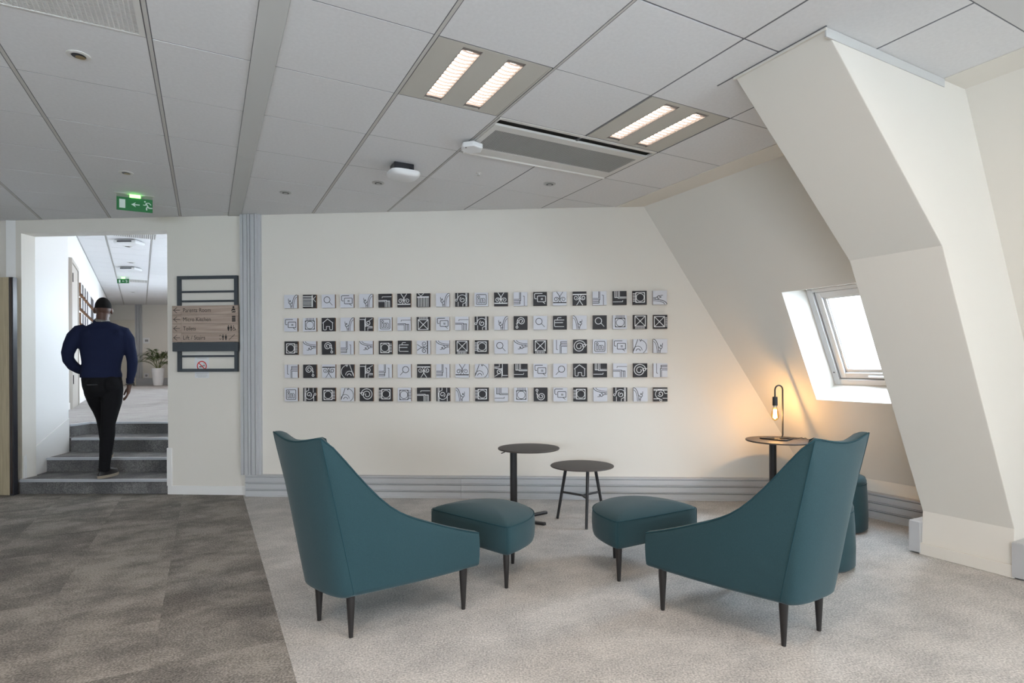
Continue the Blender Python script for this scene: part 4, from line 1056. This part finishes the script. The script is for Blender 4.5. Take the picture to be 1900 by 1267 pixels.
t = thing('power_socket', 'small white wall socket on far corridor wall beside pot', 'socket', T(-13.40, FY, 0.90))
MB().box(-0.085, 0.085, -0.02, -0.001, -0.085, 0.085).build('plate', m_plastic, t, bevel=0.006); MB().ellip((0, -0.021, 0), 0.045, 0.004, 0.045, 14, 8).build('recess', m_perf, t)
# corridor ceiling
cc = struct(MB().box(-3.4, LEN, -5.6, 0.2, CZ + 0.02, CZ + 0.08).build('ceiling_corridor', m_ceil_plain, M=KM2))
KI = KM2.inverted()
def kxy(px, py): p = KI @ Vector((px, py, 0)); return p.x, p.y
ra = kxy(-0.6771 * 21, 21)[1]; rb = kxy(-0.6385 * 21, 21)[1]; W = abs(ra - rb)
YS = [0.0, ra] + [ra - W * k for k in range(1, 6)]
me_ct = {}
for i in range(len(YS) - 1):
    y1, y0 = YS[i], YS[i + 1]
    for k in range(28):
        x0 = -0.45 + W * k; x1 = x0 + W
        if x1 > LEN: continue
        key = round(y1 - y0, 3)
        if key not in me_ct:
            me_ct[key] = MB().box(-W / 2 + 0.005, W / 2 - 0.005, -(y1 - y0) / 2 + 0.014, (y1 - y0) / 2 - 0.014, 0, 0.014).mesh('ceiling_tile', m_tile)
        link('ceiling_tile', me_ct[key], cc, KM2 @ T((x0 + x1) / 2, (y0 + y1) / 2, CZ))
for y in YS[1:]: MB().box(-0.45, LEN, y - 0.006, y + 0.006, CZ - 0.002, CZ + 0.02).build('ceiling_rail', m_rail, cc, M=KM2)
S_ = 1.0456
for lab, p in (('white projector-like unit hanging in the nearer part of corridor ceiling', (-6.605, 9.90)), ('white projector-like unit hanging in the farther part of corridor ceiling', (-8.378, 12.57))):
    t = thing('projector_unit', lab, 'ceiling unit', T(p[0] * S_, p[1] * S_, CZ) @ RZ(0.0), 'white corridor ceiling units')
    MB().box(-0.20, 0.20, -0.14, 0.14, -0.075, -0.012).build('body', m_plastic, t, bevel=0.02); MB().box(-0.15, 0.15, -0.10, 0.10, -0.012, -0.001).build('bracket', m_sock, t)
    MB().box(-0.13, 0.13, -0.142, -0.139, -0.055, -0.03).build('front_slot', m_sock, t)
for i, (p, lab) in enumerate((((-6.96, 10.38), 'corridor downlight nearest to opening, below first ceiling unit'), ((-7.967, 11.99), 'corridor downlight between the two ceiling units'), ((-11.056, 16.72), 'corridor downlight beyond the corridor exit sign'))):
    t = thing('downlight', lab, 'downlight', T(p[0] * S_, p[1] * S_, CZ), 'corridor downlights')
    MB().lathe([(0.075, -0.001), (0.075, -0.006), (0.05, -0.008), (0.048, -0.002)], 20).build('ring', m_metalw, t); MB().lathe([(0.046, -0.0085), (0.046, -0.0075)], 16).build('recess', m_sock, t)
def corr_grille(c, w_, d_, lab):
    t = thing('air_grille', lab, 'vent', T(c[0] * S_, c[1] * S_, CZ) @ RZ(ang - math.pi / 2), 'corridor ceiling grilles')
    MB().box(-w_ / 2, w_ / 2, -d_ / 2, d_ / 2, -0.002, 0.0).build('backing', m_perf, t)
    mb = MB()
    n = int(w_ / 0.03)
    for k in range(n + 1): x = -w_ / 2 + w_ * k / n; mb.box(x - 0.006, x + 0.006, -d_ / 2, d_ / 2, -0.008, -0.002)
    o = mb.build('grille_bars', m_metalw, t); o['kind'] = 'stuff'
corr_grille((-6.25, 9.50), 0.62, 0.45, 'slatted corridor air grille right behind the opening head')
corr_grille((-9.61, 14.53), 0.64, 0.5, 'slatted corridor air grille around the far exit sign')
exit_sign(T(-9.43 * S_, 13.9 * S_, CZ) @ RZ(0.0), 'glowing green exit sign farther down the corridor ceiling', 0.30, 0.11, -0.05)
# corridor door, seen edge-on in the long wall
def kx(px_ratio):        # distance along the corridor wall of a view ratio x/y
    y = (-6.672 + 0.648 * 8.573) / (px_ratio + 0.648); p = KI @ Vector((px_ratio * y, y, 0)); return p.x
d0, d1 = kx(-0.7730), kx(-0.7615)
dd = struct(MB().box(d0, d1, -0.03, -0.001, LZ, 2.86).build('door_3', m_doorgrey, M=KM2, bevel=0.003))
mb = MB(); mb.box(d0 - 0.06, d0, -0.045, -0.001, LZ, 2.92); mb.box(d1, d1 + 0.06, -0.045, -0.001, LZ, 2.92); mb.box(d0, d1, -0.045, -0.001, 2.86, 2.92)
mb.build('door_frame', m_doorgrey, dd, M=KM2)
for z in (0.95, 2.55): MB().box(d0 + 0.01, d0 + 0.04, -0.055, -0.03, z, z + 0.14).build('hinge', m_sock, dd, M=KM2)
hd = MB().tube([(d1 - 0.09, -0.03, 1.66), (d1 - 0.09, -0.08, 1.66), (d1 - 0.22, -0.08, 1.66)], 0.011, 8).build('handle', m_chrome, dd, M=KM2)
# corridor picture tiles
mbk = MB().box(-0.09, 0.09, -0.06, 0, -0.09, 0.09).mesh('block', m_cork); mfl = MB().box(-0.09, 0.09, -0.068, -0.0605, -0.09, 0.09).mesh('face', m_face_l); mfd = MB().box(-0.09, 0.09, -0.068, -0.0605, -0.09, 0.09).mesh('face', m_face_d)
x0 = kx(-0.7605) + 0.14
RW4 = ['top', 'second', 'third', 'fourth']
for r in range(4):
    for c in range(18):
        dark = (c * 7 + r * 5 + (c * c) % 3) % 5 in (1, 3)
        t = thing('art_tile', f"{'black' if dark else 'pale'} square tile on corridor wall, {ORD[c] if c < 17 else 'eighteenth'} beyond the grey door, {RW4[r]} row", 'art tile', KM2 @ T(x0 + 0.262 * c, -0.0005, 2.60 - 0.262 * r), 'picture tiles along the corridor wall')
        link('block', mbk, t); link('face', mfd if dark else mfl, t)

# ------------------------------------------------------------------ potted palm at the corridor's end
PX, PY = -12.88 * 20.1 / 20.836, 20.1
t = thing('potted_palm', 'green palm in a tall tapered white pot at corridor end', 'potted plant', T(PX, PY, LZ))
MB().lathe([(0.125, 0.0), (0.14, 0.006), (0.185, 0.35), (0.205, 0.60), (0.205, 0.612), (0.192, 0.612), (0.188, 0.56)], 36).build('pot', m_pot, t, smooth=40)
MB().lathe([(0.187, 0.575), (0.05, 0.585)], 24).build('soil', m_soil, t)
rnd = random.Random(3)
FR = [(165, 0.78, 0.50), (195, 0.62, 0.25), (150, 0.45, 0.62), (35, 0.60, 0.45), (10, 0.66, 0.28), (60, 0.45, 0.55), (280, 0.50, 0.40), (330, 0.62, 0.22), (240, 0.5, 0.35), (110, 0.4, 0.5), (345, 0.42, 0.5)]
for azd, ln, up in FR:
    a = math.radians(azd); d = Vector((math.cos(a), math.sin(a), 0)); base = Vector((0.03 * math.cos(a), 0.03 * math.sin(a), 0.58))
    pts = []
    for k in range(11):
        s = k / 10; pts.append(base + d * (ln * (s ** 1.2)) + Vector((0, 0, up * math.sin(s * 2.1) * 1.05)))
    fr_ = MB().tube(pts, [0.011 * (1 - 0.75 * k / 10) for k in range(11)], 6).build('frond', m_stem, t)
    mb = MB()
    for k in range(3, 11):
        for half_ in (0, 0.5):
            if k == 10 and half_: continue
            s = (k + half_) / 10; i = int(k); p = pts[i].lerp(pts[min(10, i + 1)], half_); tg = (pts[min(10, i + 1)] - pts[i - 1]).normalized()
            side = tg.cross(Vector((0, 0, 1))).normalized()
            for sg in (-1, 1):
                L_ = (0.34 - 0.12 * abs(s - 0.55) * 2) * rnd.uniform(0.85, 1.1)
                dr = (tg * 0.75 + side * sg * 0.75 + Vector((0, 0, 0.12))).normalized()
                tip = p + dr * L_ + Vector((0, 0, -0.22 * L_)); m1 = p + dr * L_ * 0.45; wv = tg.cross(dr).cross(dr).normalized() * 0.014
                mb.add([p, m1 - wv, tip, m1 + wv], [(0, 1, 2, 3)])
    lf = mb.build('leaflets', m_leaf, fr_); lf['kind'] = 'stuff'

# ------------------------------------------------------------------ man walking up the steps (root at his standing foot)
PR = Vector((-3.985, 5.60, 0.135))
man_t = thing('person', 'man in navy jumper and black trousers walking up the steps, one hand at his hip', 'person', T(*PR) @ RZ(math.radians(33)))
TORSO = [(-0.032, 0.045, 1.521, 0.080, 0.078), (-0.030, 0.045, 1.500, 0.098, 0.085), (-0.027, 0.035, 1.468, 0.165, 0.098), (-0.022, 0.02, 1.425, 0.205, 0.112), (-0.018, 0.015, 1.36, 0.222, 0.125), (-0.020, 0.015, 1.28, 0.222, 0.130), (-0.024, 0.02, 1.20, 0.208, 0.125), (-0.029, 0.03, 1.12, 0.192, 0.118), (-0.033, 0.04, 1.06, 0.190, 0.119), (-0.034, 0.04, 1.02, 0.198, 0.126), (-0.034, 0.04, 0.985, 0.199, 0.129)]
ARML = [(-0.170, 0.02, 1.425, 0.070, 0.075), (-0.235, 0.02, 1.405, 0.080, 0.076), (-0.283, 0.02, 1.352, 0.080, 0.075), (-0.318, -0.005, 1.277, 0.070, 0.066), (-0.338, -0.02, 1.208, 0.062, 0.058), (-0.335, 0.0, 1.148, 0.057, 0.054), (-0.300, 0.04, 1.093, 0.056, 0.050), (-0.252, 0.10, 1.055, 0.048, 0.043), (-0.208, 0.15, 1.030, 0.038, 0.035)]
ARMR = [(0.125, 0.02, 1.420, 0.070, 0.075), (0.188, 0.02, 1.402, 0.076, 0.075), (0.226, 0.02, 1.344, 0.073, 0.072), (0.242, 0.02, 1.264, 0.064, 0.065), (0.262, 0.0, 1.184, 0.058, 0.058), (0.270, 0.0, 1.121, 0.056, 0.055), (0.264, 0.02, 1.037, 0.050, 0.049), (0.250, 0.04, 0.962, 0.041, 0.042), (0.241, 0.05, 0.915, 0.034, 0.033)]
PELV = [(-0.032, 0.04, 1.02, 0.190, 0.120), (-0.029, 0.04, 0.974, 0.197, 0.128), (-0.024, 0.035, 0.91, 0.194, 0.140), (-0.016, 0.035, 0.85, 0.182, 0.135), (-0.008, 0.04, 0.80, 0.15, 0.11)]
LEGN = [(0.060, 0.03, 0.93, 0.112, 0.125), (0.070, 0.02, 0.842, 0.112, 0.120), (0.063, 0.02, 0.736, 0.106, 0.108), (0.047, 0.02, 0.63, 0.088, 0.090), (0.030, 0.015, 0.519, 0.073, 0.075), (0.026, -0.01, 0.416, 0.074, 0.076), (0.014, -0.03, 0.312, 0.069, 0.070), (0.006, -0.05, 0.21, 0.060, 0.060), (-0.002, -0.06, 0.128, 0.056, 0.058), (-0.006, -0.055, 0.072, 0.058, 0.062)]
LEGF = [(-0.110, 0.04, 0.93, 0.104, 0.12), (-0.105, 0.08, 0.84, 0.100, 0.115), (-0.085, 0.16, 0.745, 0.090, 0.10), (-0.056, 0.24, 0.655, 0.080, 0.085), (-0.036, 0.29, 0.572, 0.072, 0.075), (-0.018, 0.30, 0.471, 0.068, 0.07), (-0.012, 0.285, 0.373, 0.062, 0.06), (-0.004, 0.28, 0.285, 0.056, 0.055), (0.004, 0.285, 0.235, 0.056, 0.058)]
def limb(mb, R, d=0.0, n=20, power=1.0):
    """ring stack perpendicular to the limb's run; (x, y, z, half width, half depth)"""
    out = []
    for i, (x, y, z, hw, hd) in enumerate(R):
        a = Vector(R[max(0, i - 1)][:3]); b = Vector(R[min(len(R) - 1, i + 1)][:3]); t = (b - a).normalized()
        ux = Vector((1, 0, 0)); ux = (ux - t * ux.dot(t)).normalized(); uy = t.cross(ux)
        ring = []
        for k in range(n):
            an = 2 * math.pi * k / n; c, s = math.cos(an), math.sin(an)
            c = math.copysign(abs(c) ** power, c); s = math.copysign(abs(s) ** power, s)
            ring.append(Vector((x, y, z)) + ux * c * (hw + d) + uy * s * (hd + d))
        out.append(ring)
    e = out[0]; cen = sum(e, Vector()) / n; 
    mb.rings(out)
def remesh(mb, name, m, parent, vox, it=4, fac=0.5):
    o = mb.build('tmp', m)
    r = o.modifiers.new('r', 'REMESH'); r.mode = 'VOXEL'; r.voxel_size = vox; r.use_smooth_shade = True
    s = o.modifiers.new('s', 'SMOOTH'); s.iterations = it; s.factor = fac
    dg = bpy.context.evaluated_depsgraph_get()
    me = bpy.data.meshes.new_from_object(o.evaluated_get(dg)); me.name = name
    bpy.data.objects.remove(o)
    me.materials.clear(); me.materials.append(m)
    for p in me.polygons: p.use_smooth = True
    return link(name, me, parent)
# body: head with face, neck, hands, and the limbs under the clothes as one surface
mb = MB()
HX, HY, HZ = -0.012, 0.045, 1.642
mb.ellip((HX, HY - 0.008, HZ + 0.018), 0.079, 0.096, 0.097, 24, 16)
mb.ellip((HX, HY + 0.030, HZ - 0.045), 0.063, 0.066, 0.075, 20, 14)
mb.ellip((HX, HY + 0.075, HZ - 0.095), 0.034, 0.026, 0.026, 14, 10)
mb.ellip((HX, HY + 0.095, HZ - 0.028), 0.016, 0.026, 0.030, 12, 8)
mb.ellip((HX, HY + 0.085, HZ + 0.024), 0.055, 0.016, 0.014, 14, 8)
mb.ellip((HX, HY + 0.088, HZ - 0.066), 0.026, 0.014, 0.012, 12, 8)
for sgn in (-1, 1): mb.ellip((HX + sgn * 0.083, HY - 0.004, HZ - 0.014), 0.013, 0.021, 0.033, 12, 10)
limb(mb, [(HX - 0.004, HY - 0.025, HZ - 0.03, 0.062, 0.060), (-0.020, 0.02, 1.555, 0.060, 0.060), (-0.026, 0.03, 1.50, 0.068, 0.066), (-0.03, 0.03, 1.44, 0.10, 0.08)])
limb(mb, [(x, y, z, a * 0.90, b * 0.90) for x, y, z, a, b in TORSO[3:]]); limb(mb, [(x, y, z, a * 0.9, b * 0.9) for x, y, z, a, b in PELV])
limb(mb, [(x, y, z, a * 0.85, b * 0.85) for x, y, z, a, b in ARML] + [(-0.185, 0.175, 1.012, 0.027, 0.024)])
limb(mb, [(x, y, z, a * 0.85, b * 0.85) for x, y, z, a, b in ARMR] + [(0.238, 0.055, 0.893, 0.027, 0.026)])
for Lg in (LEGN, LEGF): limb(mb, [(x, y, z, a * 0.82, b * 0.82) for x, y, z, a, b in Lg])
# right hand hanging, slightly curled; left hand resting at the front of the hip
limb(mb, [(0.238, 0.055, 0.90, 0.026, 0.027), (0.234, 0.060, 0.870, 0.024, 0.036), (0.229, 0.066, 0.835, 0.022, 0.042), (0.224, 0.070, 0.808, 0.017, 0.040)], n=14)
for k, (dy, ln) in enumerate(((0.033, 0.070), (0.011, 0.080), (-0.012, 0.076), (-0.033, 0.060))):
    p0 = Vector((0.225, 0.068 + dy, 0.818)); mb.tube([p0, p0 + Vector((-0.010, 0.002, -ln * 0.45)), p0 + Vector((-0.030, 0.004, -ln * 0.82)), p0 + Vector((-0.050, 0.005, -ln * 0.98))], [0.0105, 0.0100, 0.0092, 0.0080], 8)
mb.tube([(0.228, 0.092, 0.872), (0.208, 0.112, 0.845), (0.192, 0.118, 0.815), (0.182, 0.115, 0.790)], [0.013, 0.012, 0.0105, 0.009], 8)
limb(mb, [(-0.190, 0.165, 1.018, 0.027, 0.026), (-0.167, 0.180, 1.000, 0.036, 0.022), (-0.144, 0.190, 0.975, 0.040, 0.019)], n=14)
for k in range(4): 
    p0 = Vector((-0.157 + 0.019 * k, 0.188, 0.968 + 0.013 * k)); mb.tube([p0, p0 + Vector((0.018, 0.004, -0.035)), p0 + Vector((0.030, -0.004, -0.065 + 0.006 * abs(k - 1))), ], [0.0100, 0.0095, 0.0080], 8)
mb.tube([(-0.162, 0.175, 1.02), (-0.134, 0.190, 1.03), (-0.110, 0.188, 1.022)], [0.012, 0.011, 0.009], 8)
body = remesh(mb, 'body', m_skin, man_t, 0.0058, 2, 0.4)
for sgn in (-1, 1):
    e = MB().ellip((HX + sgn * 0.029, HY + 0.083, HZ + 0.006), 0.011, 0.010, 0.008, 12, 8).build('eye', m_plastic, man_t, smooth=60)
    MB().ellip((HX + sgn * 0.029, HY + 0.0905, HZ + 0.006), 0.0052, 0.004, 0.0052, 10, 6).build('iris', m_sock, e, smooth=60)
MB().ellip((HX, HY + 0.101, HZ - 0.066), 0.021, 0.004, 0.006, 12, 6).build('lips', mat('lips', lin(92, 55, 50), 0.5), man_t, smooth=60)
# cropped hair: a cap over skull, open at face and nape
R = []
for j in range(0, 9):
    a = math.radians(4 + 11.5 * j); ring = []
    for k in range(28):
        b = 2 * math.pi * k / 28
        aa = a * (1.0 if math.sin(b) < 0.2 else 1.0 - 0.28 * (math.sin(b) - 0.2) / 0.8)
        ring.append((HX + 0.0825 * math.sin(aa) * math.cos(b), HY - 0.009 + 0.0995 * math.sin(aa) * math.sin(b), HZ + 0.018 + 0.1005 * math.cos(aa)))
    R.append(ring)
MB().rings(R, True, False).build('hair', m_hair, man_t, smooth=70)
mb = MB(); limb(mb, TORSO, n=32, power=0.85); limb(mb, ARML); limb(mb, ARMR)
mb.ellip((-0.150, 0.005, 1.39), 0.10, 0.10, 0.08); mb.ellip((0.105, 0.005, 1.39), 0.10, 0.10, 0.08); mb.ellip((-0.02, -0.012, 1.35), 0.20, 0.10, 0.12)
sw = remesh(mb, 'jumper', m_knit, man_t, 0.0075, 6, 0.5)
mb = MB(); limb(mb, [(-0.034, 0.04, 1.020, 0.200, 0.128), (-0.034, 0.04, 1.000, 0.204, 0.132), (-0.034, 0.04, 0.975, 0.203, 0.132)], n=32, power=0.85); mb.build('waistband', m_knit, sw, smooth=60)
limb_c = MB(); limb(limb_c, [(0.248, 0.042, 0.955, 0.044, 0.045), (0.241, 0.05, 0.912, 0.038, 0.038)]); limb_c.build('cuff', m_knit, sw, smooth=60)
limb_c = MB(); limb(limb_c, [(-0.225, 0.125, 1.045, 0.044, 0.042), (-0.206, 0.152, 1.029, 0.041, 0.039)]); limb_c.build('cuff', m_knit, sw, smooth=60)
mb = MB(); limb(mb, [(-0.026, 0.032, 1.500, 0.080, 0.075), (-0.024, 0.030, 1.523, 0.073, 0.070), (-0.022, 0.027, 1.543, 0.069, 0.068)], n=24); mb.build('shirt_collar', m_collar, man_t, smooth=60)
mb = MB(); limb(mb, [(-0.028, 0.04, 1.488, 0.098, 0.088), (-0.028, 0.038, 1.512, 0.084, 0.080), (-0.026, 0.036, 1.520, 0.079, 0.076)], n=24); mb.build('neckband', m_knit, sw, smooth=60)
mb = MB(); limb(mb, PELV, n=28, power=0.9); limb(mb, LEGN, n=22); limb(mb, LEGF, n=22)
mb.ellip((0.055, -0.03, 0.90), 0.10, 0.095, 0.10); mb.ellip((-0.10, -0.025, 0.90), 0.092, 0.09, 0.10)
tr = remesh(mb, 'trousers', m_trous, man_t, 0.0075, 5, 0.5)
MB().box(-0.16, -0.06, -0.115, -0.1125, 0.905, 0.909).build('back_pocket', m_sock, tr)
MB().tube([(p[0] * 0.038 + 0.243, p[1] * 0.037 + 0.048, 0.905 + 0.004 * p[1]) for p in circ(0, 0, 1, 16, close=True)], 0.007, 6, closed=True).build('watch_strap', m_watch, man_t)
MB().lathe([(0.018, -0.006), (0.019, 0.0), (0.016, 0.006)], 16, M=T(0.283, 0.048, 0.905) @ Matrix.Rotation(math.pi / 2, 4, 'Y')).build('watch_case', m_watch, man_t)
def shoe(o, yaw, parent):
    M = T(*o) @ RZ(yaw)
    def ring(z, k, dz=0.0):
        out = []
        for q in range(28):
            a = 2 * math.pi * q / 28; c, s = math.cos(a), math.sin(a)
            y = 0.075 + 0.140 * s; wdt = 0.044 + 0.008 * math.sin((y + 0.06) * 9)
            out.append((wdt * k * c, 0.075 + 0.140 * s * k, z))
        return out
    s = MB().rings([ring(0.001, 0.98), ring(0.012, 1.02), ring(0.026, 1.02), ring(0.028, 0.98)], M=M).build('shoe_sole', m_sole, parent, smooth=40)
    up = []
    for f, k in ((0.026, 0.97), (0.045, 0.96), (0.065, 0.86)): up.append(ring(f, k))
    for z, ky in ((0.085, 0.62), (0.105, 0.48)): up.append([(x * 0.85, -0.055 + (y + 0.055) * ky, z) for x, y, _ in ring(0, 0.95)])
    MB().rings(up, M=M).build('shoe', m_legs, parent, smooth=60)
shoe((-0.022, -0.045, 0.0), math.radians(-42), man_t)
shoe((0.004, 0.290, 0.142), math.radians(-6), man_t)
for o in [c for c in man_t.children_recursive if c.type == 'MESH']:          # he walks along the corridor, so he is a good deal slimmer than he is broad in x above
    for v_ in o.data.vertices: v_.co.x *= 0.84
